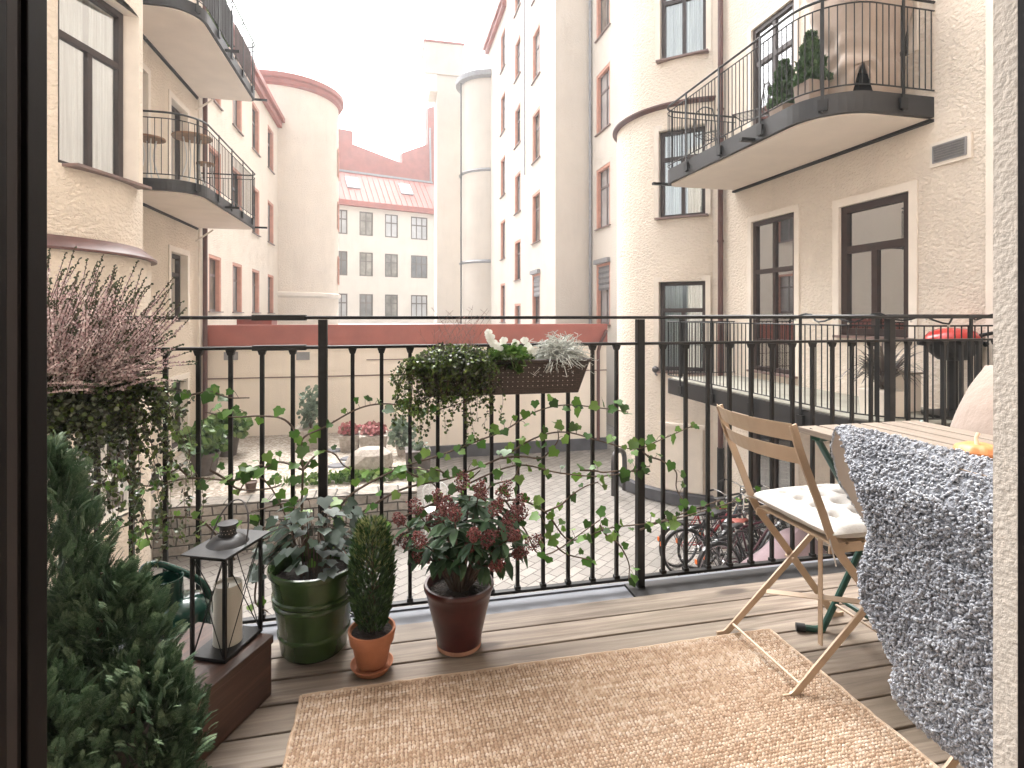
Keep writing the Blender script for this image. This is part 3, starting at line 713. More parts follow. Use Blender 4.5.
# ------------------------------------------------------------------ our own house: wall round the door, deck
hw_ = thing('house_wall', 'textured grey stucco reveal of our own house wall at the right edge of the view', 'wall', (.8, .6, 0))
DX0, DX1 = -.3145, .816
M['stucco_near'] = stucco('stucco_near', (.68, .60, .52), 75, .4, .002, 1.2)
q = MB().box(DX1, 6.1, .5695, .6, -.04, 9); q.box(-6.5, DX0-.12, .3, .6, -.04, 9); q.box(DX0-.12, DX1, .3, .6, 2.6, 9); q.box(DX1+.03, 6.1, .3, .5685, -.04, 9)
q.box(-6.5, 6.1, .3, .6, -2.7, -.3)
q.build('wall', M['stucco_near'], hw_)
MB().box(-1.7, 3.7, .601, 1.35, 3.3, 3.55).build('balcony', M['soffit'], hw_)  # unseen slab overhead, added to shade the deck, depth cut for light
MB().box(-3, 4, -3.2, -3.1, -.1, 3).box(-3, -2.9, -3.1, .3, -.1, 3).box(3.9, 4, -3.1, .3, -.1, 3).box(-3, 4, -3.1, .3, 2.8, 2.9).build('room', M['room_wall'] if 'room_wall' in M else M['plaster'], hw_)
df = thing('door_frame', 'dark brown wooden balcony door frame at the left edge of the view', 'door frame', (DX0-.05, .5, 0))
M['frame_dark'] = mottled('frame_dark', (.008, .0052, .0048), .25, 12, .65, .1, 60, .002, spec=.2)
M['frame_gasket'] = mottled('frame_gasket', (.05, .04, .037), .1, 10, .7, spec=.2)
q = MB().box(DX0-.119, DX0, .570, .60, 0, 2.6).box(DX0-.119, DX0-.004, .5585, .5698, 0, 2.6); q.box(DX0-.119, DX0-.0005, .30, .5448, 0, 2.6)
q.build('left_jamb', M['frame_dark'], df, bevel=.0015)
MB().box(DX0-.119, DX0-.001, .545, .5583, 0, 2.6).build('gasket', M['frame_gasket'], df)
MB().box(DX1-.001, DX1+.029, .30, .5683, 0, 2.6).build('right_jamb', M['frame_dark'], df)
M['dull_zinc'] = mottled('dull_zinc', (.13, .135, .15), .15, 6, .7, spec=.3)
# deck boards
rng = random.Random(3); m = MB(); y = 2.0; P = .1135
while y > .62:
    x = -1.7+rng.random()*.5; first = True
    xs = [-1.9]+([rng.uniform(-1.5, 3.2)] if rng.random() < .5 else [])+[4.2]
    for a, b in zip(xs, xs[1:]):
        m.box(a+.001, b-.001, y-P+.007, y, -.028+rng.uniform(-.001, .001), rng.uniform(-.0012, .0012))
    y -= P
dk = m.build('deck', M['deck'], None, bevel=.003); tag(dk, kind='structure')
tag(MB().box(-3, 4.3, .3, 2.0, -.3, -.032).build('deck_base', M['frame_dark']), kind='structure')
tag(MB().box(-3, .95, 2.004, 2.13, -.05, -.022).box(-3, 4.3, 2.131, 2.15, -.3, -.015).build('edge_flashing', M['dull_zinc']), kind='structure')
tag(MB().box(.951, 4.3, 2.004, 2.13, -.26, -.012).build('edge_beam', M['dark_fascia']), kind='structure')
# ------------------------------------------------------------------ balcony railing
YR = 2.1
rl = thing('balcony_railing', 'black wrought-iron railing of the near wooden balcony, carrying ivy and a planter', 'railing', (0, YR, 0))
X0, X1 = -1.482, 3.5
MB().box(X0, X1, YR-.016, YR+.016, 1.088, 1.1).box(X0, X0+.03, .6, YR-.017, 1.088, 1.1).build('top_rail', M['black_iron'], rl, bevel=.002)
MB().box(X0, X1, YR-.011, YR+.011, .981, .992).box(X0, X0+.022, .6, YR-.012, .981, .992).build('upper_rail', M['black_iron'], rl, bevel=.002)
MB().box(X0, X1, YR-.012, YR+.012, .018, .030).box(X0, X0+.024, .6, YR-.013, .018, .03).build('bottom_rail', M['black_iron'], rl, bevel=.002)
for xx in (-.385, ): MB().box(xx-.09, xx+.09, YR-.019, YR+.019, 1.084, 1.104).box(xx-.09, xx+.09, YR-.014, YR+.014, .977, .996).build('splice_plate', M['black_iron'], rl, bevel=.001)
posts = [X0+.01, -.238, 1.006, 2.25, 3.49]
for x in posts: MB().box(x-.0155, x+.0155, YR-.0155, YR+.0155, -.05, 1.087).build('post', M['black_iron'], rl, bevel=.002)
for a, b in zip(posts, posts[1:]):
    for i in range(1, 12):
        x = a+(b-a)*i/12; m = MB().box(x-.0068, x+.0068, YR-.0068, YR+.0068, .031, .980)
        m.box(x-.011, x+.011, YR-.0105, YR+.0105, .031, .043); m.hexa([(x-.009, YR-.009, .962), (x+.009, YR-.009, .962), (x+.009, YR+.009, .962), (x-.009, YR+.009, .962), (x-.015, YR-.0105, .9805), (x+.015, YR-.0105, .9805), (x+.015, YR+.0105, .9805), (x-.015, YR+.0105, .9805)])
        m.build('baluster', M['black_iron'], rl)
for i in range(1, 12):
    y = .6+1.5*i/12; MB().box(X0+.003, X0+.019, y-.008, y+.008, .031, .98).build('baluster', M['black_iron'], rl)

# ------------------------------------------------------------------ plant materials and leaf shapes
M['ivy'] = leafy('ivy', [(.025, .055, .014), (.045, .11, .02), (.06, .15, .024), (.12, .23, .04), (.16, .26, .06), (.035, .075, .02)], .45, .3, .3)
M['ivy_dark'] = leafy('ivy_dark', [(.012, .026, .014), (.02, .045, .022), (.04, .06, .045), (.10, .125, .115), (.018, .04, .018)], .48, .1, .35)
M['stem'] = mottled('stem', (.09, .06, .042), .3, 40, .8)
M['twig'] = mottled('twig', (.22, .13, .115), .2, 40, .8)
M['wire_vine'] = leafy('wire_vine', [(.03, .05, .015), (.07, .12, .025), (.16, .22, .05), (.012, .02, .010), (.10, .15, .03)], .35, .25)
M['wire_vine_dark'] = leafy('wire_vine_dark', [(.012, .016, .010), (.03, .04, .018), (.075, .10, .04), (.18, .20, .13), (.014, .014, .012)], .3, .1, .6)
M['thuja'] = leafy('thuja', [(.034, .068, .036), (.058, .11, .055), (.09, .15, .075), (.042, .085, .046), (.14, .19, .115)], .55, .15)
M['thuja_light'] = leafy('thuja_light', [(.11, .165, .095), (.16, .22, .12), (.09, .14, .08), (.21, .27, .15)], .55, .2)
M['conifer_fresh'] = leafy('conifer_fresh', [(.018, .042, .013), (.035, .08, .022), (.06, .12, .035)], .5, .15)
M['conifer_tip'] = leafy('conifer_tip', [(.22, .24, .09), (.34, .34, .15), (.12, .16, .04)], .5, .2)
M['heather_bell'] = leafy('heather_bell', [(.60, .44, .44), (.74, .61, .59), (.44, .28, .29), (.82, .73, .70), (.30, .17, .17)], .7, .2)
M['heather_tip'] = leafy('heather_tip', [(.03, .055, .025), (.06, .085, .04), (.04, .05, .03)], .6, .1)
M['skimmia_leaf'] = leafy('skimmia_leaf', [(.022, .05, .024), (.036, .08, .034), (.065, .12, .055), (.028, .06, .032)], .5, .14, .3)
M['skimmia_bud'] = leafy('skimmia_bud', [(.10, .018, .018), (.17, .04, .036), (.25, .085, .075), (.07, .018, .016)], .45, 0)
M['silver_leaf'] = leafy('silver_leaf', [(.42, .44, .40), (.56, .57, .53), (.32, .34, .30)], .7, .1)
M['petal'] = leafy('petal', [(.8, .8, .76), (.72, .73, .68), (.85, .84, .8)], .5, .3)
M['plant_green'] = leafy('plant_green', [(.04, .09, .02), (.08, .16, .035), (.14, .22, .06), (.2, .28, .09)], .45, .25)
M['plant_greygreen'] = leafy('plant_greygreen', [(.12, .17, .12), (.2, .26, .19), (.08, .12, .08)], .6, .2)
M['pink_flower'] = leafy('pink_flower', [(.42, .13, .15), (.5, .22, .22), (.16, .1, .06)], .6, .2)
M['spiky'] = leafy('spiky', [(.06, .045, .042), (.11, .085, .075), (.16, .14, .11), (.045, .05, .035)], .4, .1)

IVY = [(0, .02), (.26, -.14), (.52, -.02), (.53, .2), (.64, .46), (.42, .58), (.26, .80), (0, 1.08), (-.26, .80), (-.42, .58), (-.64, .46), (-.53, .2), (-.52, -.02), (-.26, -.14)]
ivy_v = [(0, .32, 0)]+[(x, y, .10*abs(x)-.07*y*y) for x, y in IVY]
ivy_f = [(0, 1+i, 1+(i+1) % 14) for i in range(14)]
def leaf_shape(w, n=3, droop=.15, fold=.25):
    vs = []; fs = []
    for i in range(n+1):
        t = i/n; ww = w*math.sin(math.pi*min(.98, max(.03, t))**.85)
        vs += [(-ww, t, fold*ww-droop*t*t), (0, t, -droop*t*t), (ww, t, fold*ww-droop*t*t)]
    for i in range(n):
        a = i*3; fs += [(a, a+1, a+4, a+3), (a+1, a+2, a+5, a+4)]
    return np.array(vs), np.array(fs)
KITE = (np.array([(0, 0, 0), (.5, .45, .06), (0, 1, 0), (-.5, .45, .06)]), np.array([(0, 1, 2, 3)]))
OCT = (np.array([(1, 0, 0), (0, 1, 0), (-1, 0, 0), (0, -1, 0), (0, 0, 1), (0, 0, -1)], float), np.array([(0, 1, 4), (1, 2, 4), (2, 3, 4), (3, 0, 4), (1, 0, 5), (2, 1, 5), (3, 2, 5), (0, 3, 5)]))
ROUND = (np.array([(0, 0, 0), (.5, .35, .08), (.42, .8, .05), (0, 1, 0), (-.42, .8, .05), (-.5, .35, .08)]), np.array([(0, 1, 2, 3), (0, 3, 4, 5)]))
def leaves(name, shape, dirs, locs, size, mat, parent, roll=True, up=None, jit=.3):
    N = len(locs)
    rot = frames(dirs, (np.random.rand(N)-.5)*2*(math.pi if roll is True else roll), up)
    s = size*(1-jit+2*jit*np.random.rand(N))
    V, F = scatter(shape[0], shape[1], rot, locs, s); return np_mesh(name, V, F, mat, parent)
def ellipsoid_pts(N, c, r, shell=.5):
    d = rnd_dirs(N); k = (shell+(1-shell)*np.random.rand(N))[:, None]
    return np.array(c)+d*k*np.array(r), d

# ------------------------------------------------------------------ pots
M['green_glaze'] = mottled('green_glaze', (.034, .072, .018), .35, 6, .27, .12, 10, .01, coat=.15)
M['red_glaze'] = mottled('red_glaze', (.055, .010, .009), .45, 7, .3, .12, 12, .01, coat=.12)
M['terracotta'] = mottled('terracotta', (.38, .145, .07), .16, 14, .8, .15, 80, .003)
M['terra_pale'] = mottled('terra_pale', (.46, .25, .17), .2, 20, .85)
M['dark_pot'] = mottled('dark_pot', (.10, .085, .078), .2, 8, .8)
M['brown_pot'] = mottled('brown_pot', (.10, .062, .048), .2, 10, .75)
def soil(c, r, z, parent, sx=1):
    rr = random.Random(int(abs(c[0]*1000)+abs(c[1]*777)))
    MB().lathe([(r*k/5, z+rr.uniform(-.006, .006)+.008*(1-k/5)) for k in range(5, -1, -1)], (c[0], c[1], 0), 24, wob=lambda a, zz, i: 1+.0*a).build('soil', M['soil'], parent, True)
gx, gy = -.245, 1.925
gp = thing('plant_pot', 'large dark green glazed pot holding dark ivy, ribbed round its middle', 'pot', (gx, gy, 0))
MB().lathe([(.001, .002), (.096, .002), (.104, .012), (.111, .06), (.1155, .066), (.1155, .073), (.112, .078), (.119, .13), (.124, .162), (.1295, .166), (.1295, .174), (.1255, .179), (.1265, .183), (.132, .187), (.132, .195), (.127, .200), (.134, .25), (.136, .262), (.143, .266), (.1455, .275), (.143, .284), (.136, .286), (.131, .28), (.127, .2), (.001, .2)], (gx, gy, .001), 64).build('pot', M['green_glaze'], gp, True)
soil((gx, gy), .129, .236, gp)
rx, ry = .2245, 1.83
rp = thing('plant_pot', 'dark red glazed pot with a red-budded shrub growing in it', 'pot', (rx, ry, 0))
MB().lathe([(.001, .002), (.066, .002), (.071, .01), (.078, .05), (.094, .12), (.106, .17), (.110, .19), (.115, .196), (.117, .206), (.114, .214), (.106, .214), (.101, .205), (.092, .15), (.001, .15)], (rx, ry, .001), 56).build('pot', M['red_glaze'], rp, True)
MB().lathe([(.0665, .002), (.0727, .012), (.0745, .02), (.0732, .006), (.0665, .0015)], (rx, ry, .001), 48).build('foot_ring', M['terra_pale'], rp, True)
soil((rx, ry), .1, .188, rp)
tx, ty = -.055, 1.765
tp = thing('plant_pot', 'small terracotta pot with a narrow column-shaped dwarf conifer', 'pot', (tx, ty, 0))
MB().lathe([(.001, .018), (.042, .018), (.046, .022), (.0605, .088), (.061, .091), (.0665, .092), (.0725, .126), (.0715, .130), (.066, .130), (.062, .12), (.052, .09), (.001, .09)], (tx, ty, .001), 48).build('pot', M['terracotta'], tp, True)
sc = thing('saucer', 'terracotta saucer under the small terracotta pot', 'saucer', (tx, ty, 0))
MB().lathe([(.001, .003), (.052, .003), (.064, .022), (.0655, .024), (.062, .0245), (.051, .012), (.001, .012)], (tx, ty, .001), 48).build('dish', M['terracotta'], sc, True)
soil((tx, ty), .062, .114, tp)

# column conifer in the small pot (part of its own plant thing)
cn = thing('dwarf_conifer', 'narrow dwarf conifer with yellowish tips in the small terracotta pot', 'plant', (tx, ty, .12))
N = 5200; z = np.random.rand(N)**.9*.325+.012; r = .062*np.sin(np.clip(.42+z/.36*2.45, 0, 3.05))**.75
a = np.random.rand(N)*2*math.pi; rr = r*(.45+.6*np.sqrt(np.random.rand(N)))
L_ = np.stack([tx+rr*np.cos(a), ty+rr*np.sin(a), .12+z], 1); d = np.stack([np.cos(a)*.75, np.sin(a)*.75, .9+np.random.rand(N)*.6], 1)+np.random.randn(N, 3)*.25
th = z > .23+.05*np.random.randn(N)
NEED = (np.array([(0, 0, 0), (.13, .4, .04), (0, 1, 0), (-.13, .4, .04)]), np.array([(0, 1, 2, 3)]))
tipm = (np.random.rand(N) < .6) & th
leaves('foliage', NEED, d[~tipm], L_[~tipm], .023, M['conifer_fresh'], cn); leaves('new_growth', NEED, d[tipm], L_[tipm]+np.array([0, 0, .004]), .016, M['conifer_tip'], cn)
q = MB().tube([(tx, ty, .11), (tx+.004, ty, .2), (tx, ty, .43)], [.008, .006, .003], 6)
for i in range(40):
    aa = random.random()*6.28; zz = .14+random.random()*.26; q.tube([(tx, ty, zz-.02), (tx+.03*math.cos(aa), ty+.03*math.sin(aa), zz+.01)], .002, 4)
q.build('stem', M['stem'], cn)

# skimmia in the red pot
sk = thing('flowering_shrub', 'bushy evergreen shrub with dark red bud clusters in the dark red pot', 'plant', (rx, ry, .19))
leafS = leaf_shape(.19, 4, .14, .3); Ld, Ll, st = [], [], MB(); bud_l = []
for px, py, dy in ((470, 496, 0), (487, 520, .02), (449, 512, 0), (455, 535, -.06), (467, 553, -.1), (496, 536, -.04), (475, 528, -.08), (513, 510, .04), (520, 534, 0), (436, 528, .05), (430, 560, -.02), (500, 500, .06), (460, 505, .08), (512, 556, -.05), (446, 556, -.09), (490, 566, -.1), (440, 505, .1), (405, 525, 0), (480, 505, .1), (525, 545, .05), (410, 545, .02), (484, 545, -.11), (462, 492, .03), (478, 498, -.02), (492, 515, -.09), (505, 523, -.02), (443, 520, -.07), (472, 540, -.14), (425, 545, -.07), (508, 540, -.1), (455, 520, -.12), (420, 515, .06), (515, 520, .08)):
    p = onY(px, py, ry+dy); b = Vector((rx+(p.x-rx)*.15, ry+dy*.2, .19))
    mid = b.lerp(p, .55)+Vector((0, 0, .03)); st.tube(spline([b, mid, p], 3), [.0045, .004, .004, .0035, .003, .003, .0025], 5)
    ax = (p-mid).normalized()
    for k in range(12):
        aa = k*2.4+random.random()*.6; o = ax.orthogonal().normalized(); o2 = ax.cross(o)
        dd = (o*math.cos(aa)+o2*math.sin(aa))+ax*random.uniform(-.15, .45)-Vector((0, 0, .12))
        Ld.append(dd); Ll.append(p-ax*random.uniform(.012, .05))
    if random.random() < .86: bud_l.append((p+ax*.012, ax, random.uniform(.018, .029)))
up = np.tile(np.array([0, 0, 1.0]), (len(Ld), 1))
leaves('foliage', leafS, np.array(Ld), np.array(Ll), .063, M['skimmia_leaf'], sk, .5, up, .25)
st.build('stems', M['stem'], sk, True)
bl = []
for p, ax, r0 in bud_l:
    n_ = 150; dd = rnd_dirs(n_); w = dd*np.array([1, 1, 1])*r0*(.55+.5*np.random.rand(n_))[:, None]+np.array(ax)*r0*.5
    bl.append(np.array(p)+w+np.outer(np.clip((w@np.array(ax)), 0, 1), np.array(ax))*.5)
bl = np.concatenate(bl)
V, F = scatter(OCT[0], OCT[1], frames(rnd_dirs(len(bl))), bl, .0034*(.7+.6*np.random.rand(len(bl)))); np_mesh('bud_clusters', V, F, M['skimmia_bud'], sk)

# ------------------------------------------------------------------ ivy: a thing rooted in the green pot, its vines run along the railing
iv = thing('ivy', 'climbing ivy rooted in the green pot, trailing along the balcony railing', 'plant', (gx, gy, .24))
vines = [
    [(318, 548), (305, 520), (303, 470), (302, 440), (325, 427), (360, 408), (390, 404), (425, 411), (455, 405), (490, 392)],
    [(303, 470), (280, 462), (260, 470), (235, 480), (190, 478), (150, 486), (128, 480)],
    [(302, 440), (285, 420), (262, 416), (232, 417), (205, 412)],
    [(330, 540), (345, 500), (395, 470), (440, 455), (480, 440), (505, 430), (535, 412), (565, 405), (600, 408), (628, 412)],
    [(350, 520), (400, 490), (450, 478), (500, 458), (535, 438), (565, 432), (600, 441), (635, 449), (660, 440), (692, 426)],
    [(370, 530), (430, 505), (480, 478), (520, 465), (560, 473), (605, 476), (650, 466)],
    [(380, 540), (450, 520), (510, 500), (545, 512), (570, 540), (610, 528), (660, 522), (700, 512), (765, 492)],
    [(505, 500), (525, 530), (545, 555), (600, 520)], [(260, 560), (255, 600), (268, 612)], [(540, 515), (560, 550), (590, 560)],
    [(128, 480), (118, 470), (105, 500)], [(640, 530), (665, 520), (720, 500)], [(235, 560), (200, 520), (150, 520), (112, 530)]]
rv_ = random.Random(21)
for (x, y, dx) in ((150, 486, 1), (128, 480, 1), (190, 478, -1), (235, 480, 1), (262, 465, -1), (303, 470, 1), (304, 500, -1), (330, 540, 1), (395, 470, 1), (450, 478, -1), (500, 458, 1), (545, 512, 1), (520, 465, -1), (580, 470, 1), (430, 505, 1), (160, 430, -1), (175, 400, 1), (210, 470, 1), (140, 520, 1), (290, 520, -1), (640, 449, 1), (600, 525, 1)):
    q = [(x, y)]; a = rv_.uniform(-1.1, .9)
    for k in range(rv_.randint(3, 5)): a += rv_.uniform(-.7, .7); q.append((q[-1][0]+dx*rv_.uniform(8, 22)*math.cos(a), q[-1][1]+rv_.uniform(10, 20)*math.sin(a)+2))
    vines.append(q)
sm = MB(); vl, vd, vu = [], [], []
for vi, pts in enumerate(vines):
    P = [onY(x, y, YR-.025+.02*math.sin(i*1.7+vi)) for i, (x, y) in enumerate(pts)]
    if vi == 0: P[0] = Vector((gx, gy, .24)); P[1].y -= .06
    S_ = spline(P, 6); n = len(S_); sm.tube(S_, [.0036*(1-.65*i/n)+.0008 for i in range(n)], 5)
    L = sum((a-b).length for a, b in zip(S_, S_[1:])); k = int(L/.030)
    for i in range(k):
        t = (i+random.random())/k; p = S_[min(n-1, int(t*n))]; 
        off = Vector((random.uniform(-.02, .02), random.uniform(-.05, .02), random.uniform(-.012, .045)))
        if random.random() < .78:
            q = p+off; sm.tube([p, p.lerp(q, .5)+Vector((0, 0, .006)), q], .0009, 4)
            vl.append(q); vd.append(Vector((random.uniform(-.7, .7), random.uniform(-.9, .2), random.uniform(-.9, .3)))); vu.append(Vector((random.uniform(-.4, .4), -.8, .6)))
sm.build('vines', M['stem'], iv, True)
leaves('leaves', (np.array(ivy_v), np.array(ivy_f)), np.array(vd), np.array(vl), .029, M['ivy'], iv, .5, np.array(vu), .4)
dl, dd_, du, sm = [], [], [], MB()
for i in range(150):                                   # the dark crown over the pot itself
    a = random.random()*6.28; r0 = .04+.145*random.random()**.7; zz = .30+.20*random.random()*(1.25-r0/.21)+.02
    p = Vector((gx+.01+r0*math.cos(a)*1.08, gy-.02+r0*math.sin(a)*.7, zz-(.03 if r0 > .16 else 0)))
    if i % 2 == 0: sm.tube(spline([(gx+.04*math.cos(a), gy+.04*math.sin(a), .235), ((p.x+gx)/2, (p.y+gy)/2, zz*.6+.16), p], 3), .0013, 4)
    dl.append(p); dd_.append(Vector((math.cos(a)+random.uniform(-.4, .4), math.sin(a)-.3, random.uniform(-.9, .1)))); du.append(Vector((math.cos(a)*.5, -.4, .9)))
leaves('dark_leaves', (np.array(ivy_v), np.array(ivy_f)), np.array(dd_), np.array(dl), .036, M['ivy_dark'], iv, .5, np.array(du), .35)
sm.build('stalks', M['stem'], iv, True)

# ------------------------------------------------------------------ wicker rail planters
def wicker():
    m, nt, N, L, b = material('wicker'); v = texco(nt)
    ck = N.new('ShaderNodeTexBrick'); ck.inputs['Scale'].default_value = 1; ck.inputs['Brick Width'].default_value = .018; ck.inputs['Row Height'].default_value = .007; ck.inputs['Mortar Size'].default_value = .0009
    vm = texco(nt, (1, 1, 1), (R(90), 0, 0)); L.new(vm, ck.inputs['Vector'])
    ck.inputs['Color1'].default_value = (.030, .018, .014, 1); ck.inputs['Color2'].default_value = (.055, .034, .027, 1); ck.inputs['Mortar'].default_value = (.012, .008, .006, 1)
    L.new(ck.outputs['Color'], b.inputs['Base Color']); b.inputs['Roughness'].default_value = .45
    bump(nt, b, ck.outputs['Fac'], -1, .003); return m
M['wicker'] = wicker()
M['lit_hole'] = mottled('lit_hole', (.5, .44, .38), .2, 40, .8)
def planter(x0, x1, y0, y1, zb, zt, label):
    t = thing('rail_planter', label, 'planter', ((x0+x1)/2, (y0+y1)/2, zb)); m = MB(); e = .028; e2 = .035; w = .008
    A = [(x0+e2, y0+e, zb), (x1-e2, y0+e, zb), (x1-e2, y1-.005, zb), (x0+e2, y1-.005, zb)]; Bq = [(x0, y0, zt), (x1, y0, zt), (x1, y1, zt), (x0, y1, zt)]
    Cq = [(x0+w, y0+w, zt), (x1-w, y0+w, zt), (x1-w, y1-w, zt), (x0+w, y1-w, zt)]; Dq = [(x0+w+.015, y0+w+.012, zt-.05), (x1-w-.015, y0+w+.012, zt-.05), (x1-w-.015, y1-w, zt-.05), (x0+w+.015, y1-w, zt-.05)]
    m.add(A+Bq+Cq+Dq, [(3, 2, 1, 0)]+[(i, (i+1) % 4, 4+(i+1) % 4, 4+i) for i in range(4)]+[(4+i, 4+(i+1) % 4, 8+(i+1) % 4, 8+i) for i in range(4)]+[(8+i, 8+(i+1) % 4, 12+(i+1) % 4, 12+i) for i in range(4)])
    m.build('box', M['wicker'], t, bevel=.002)
    r = MB(); r.tube([Bq[0], Bq[1], Bq[2], Bq[3]], .0065, 8, closed=True); r.build('rim', M['wicker'], t, True)
    MB().add([(Dq[0][0], Dq[0][1], zt-.03), (Dq[1][0], Dq[1][1], zt-.03), (Dq[2][0], Dq[2][1], zt-.03), (Dq[3][0], Dq[3][1], zt-.03)], [(0, 1, 2, 3)]).build('soil', M['soil'], t)
    h = MB()                                            # rows of pale marks, light through the weave put into colour
    for i in range(int((x1-x0-.1)/.0185)):
        for k in range(5):
            f = .25+.14*k; x = x0+.06+i*.0185; y = y0+e*(1-f)-.0008; z = zb+(zt-zb)*f; s = .0016
            h.add([(x-s, y, z-s), (x+s, y, z-s), (x+s, y-.0005, z+s), (x-s, y-.0005, z+s)], [(0, 1, 2, 3)])
    h.build('weave_holes', M['lit_hole'], t)
    for x in (x0+.1, x1-.1): MB().bar((x, y1+.004, zb+.06), (x, y1+.004, 1.0), .02, .003, (1, 0, 0)).bar((x, y1+.003, .996), (x, YR+.016, .996), .02, .003, (1, 0, 0)).build('hook', M['black_iron'], t)
    return t
PB = planter(.087, .708, 1.885, 2.075, .82, .94, 'dark brown woven planter hung on the railing in the middle, holding white flowers')
# wire vine on its left half
wv = thing('trailing_plant', 'dark small-leaved trailing plant spilling over the left half of the middle planter', 'plant', (.2, 1.97, .93))
c1, d1 = ellipsoid_pts(3000, (.23, 1.93, .925), (.165, .10, .075), .55); c1 = c1[c1[:, 2] > .885]
c2 = np.stack([.10+np.random.rand(520)*.25, 1.882-np.random.rand(520)*.025, .81+np.random.rand(520)*.15], 1)
cc = np.concatenate([c1, c2]); leaves('foliage', ROUND, np.random.randn(len(cc), 3)+np.array([0, -.6, .2]), cc, .0095, M['wire_vine_dark'], wv)
gl = cc[np.random.rand(len(cc)) < .45]; leaves('lighter_leaves', ROUND, np.random.randn(len(gl), 3)+np.array([0, -.8, .3]), gl+np.array([0, -.012, .006]), .0095, M['wire_vine'], wv)  # lighter leaf copies stand for glints on the dark foliage
sm = MB(); tl = []
for i in range(70):
    x = .09+random.random()*.27; y = 1.87+random.uniform(-.02, .03); z = .93
    if i < 24: x = .10; 
    p = [Vector((x, y, z))]; dx = -random.random()*.10 if i < 30 else random.uniform(-.03, .03)
    ln = random.uniform(.05, .26) if i >= 24 else random.uniform(.0, .2)
    for k in range(1, 6): p.append(Vector((x+dx*min(1, k/2.5)+random.uniform(-.012, .012), y-.012*k**.5, z+.03*math.sin(k*1.2)-ln*k/5)))
    S_ = spline(p, 4); sm.tube(S_, .0007, 4, cap=False)
    tl += [s+Vector((random.uniform(-.007, .007), random.uniform(-.006, .006), random.uniform(-.006, .006))) for s in S_ for _ in range(2)]
sm.build('strands', M['stem'], wv, True); tl = np.array(tl)
leaves('trailing_leaves', ROUND, np.random.randn(len(tl), 3)+np.array([0, -.7, 0]), tl, .0095, M['wire_vine'], wv)
# pale bare twigs
tg = thing('bare_twigs', 'bare pinkish twigs standing above the middle planter', 'plant', (.2, 2.0, .93)); sm = MB()
for i in range(34):
    b = Vector((random.uniform(.14, .30), random.uniform(1.95, 2.04), .93)); an = random.uniform(-.55, .65); ln = random.uniform(.12, .21)
    p = [b+Vector((math.sin(an*(k/4)**.8)*ln*k/4, random.uniform(-.01, .01), ln*k/4*math.cos(an*.6))) for k in range(5)]
    S_ = spline(p, 3); n = len(S_); sm.tube(S_, [.0011*(1-.6*j/n) for j in range(n)], 4, cap=False)
    for j in range(3, n, 2): sm.tube([S_[j], S_[j]+Vector((random.uniform(-.025, .025), random.uniform(-.015, .015), random.uniform(.006, .025)))], .0006, 3, cap=False)
sm.build('twigs', M['twig'], tg, True)
# white violas
vi_ = thing('flowers', 'small white flowers with fresh green leaves in the middle of the planter', 'flower', (.44, 1.96, .93))
cc, d = ellipsoid_pts(420, (.415, 1.93, .945), (.085, .07, .045), .4); leaves('leaves', ROUND, d+np.array([0, -.3, .3]), cc, .022, M['plant_green'], vi_)
sm = MB()
for px, py in ((488, 333), (493, 343), (503, 341), (499, 347), (515, 344), (514, 352), (517, 349), (528, 347), (531, 350), (507, 357), (520, 361), (496, 356), (524, 341), (490, 338)):
    c = onY(px, py, 1.905+random.uniform(-.02, .04)); ax = Vector((random.uniform(-.3, .3), -1, random.uniform(0, .5))).normalized(); u = ax.orthogonal(); w = ax.cross(u)
    sm.tube([c, c+Vector((0, .02, -.06))], .0008, 4)
    dd = np.array([u*math.cos(k*1.257+.3)+w*math.sin(k*1.257+.3)+ax*.25 for k in range(5)])
    leaves('petals', ROUND, dd, np.array([c]*5), .0175, M['petal'], vi_, .3, np.tile(np.array([0, -1., 0]), (5, 1)), .2)
sm.build('stalks', M['stem'], vi_)
# silver cushion bush
sv = thing('silver_plant', 'silvery wiry cushion plant at the right end of the planter', 'plant', (.57, 1.96, .94)); Vs = []
sm = MB()
for i in range(430):
    a = random.random()*6.28; el = random.uniform(-.35, 1.35); r0 = random.uniform(.06, .125); b = Vector((.605+random.uniform(-.03, .03), 1.95+random.uniform(-.03, .02), .935))
    dr = Vector((math.cos(a)*math.cos(el), math.sin(a)*math.cos(el), math.sin(el)))
    p = [b, b+dr*r0*.5+Vector((random.uniform(-.012, .012), random.uniform(-.01, .01), .018)), b+dr*r0+Vector((random.uniform(-.02, .02), 0, -.012))]
    S_ = spline(p, 2); sm.tube(S_, .0012, 4, cap=False)
    for j in range(1, len(S_)): sm.tube([S_[j], S_[j]+Vector((random.uniform(-.02, .02), random.uniform(-.015, .015), random.uniform(-.012, .016)))], .001, 3, cap=False)
sm.build('stems', M['silver_leaf'], sv, True)

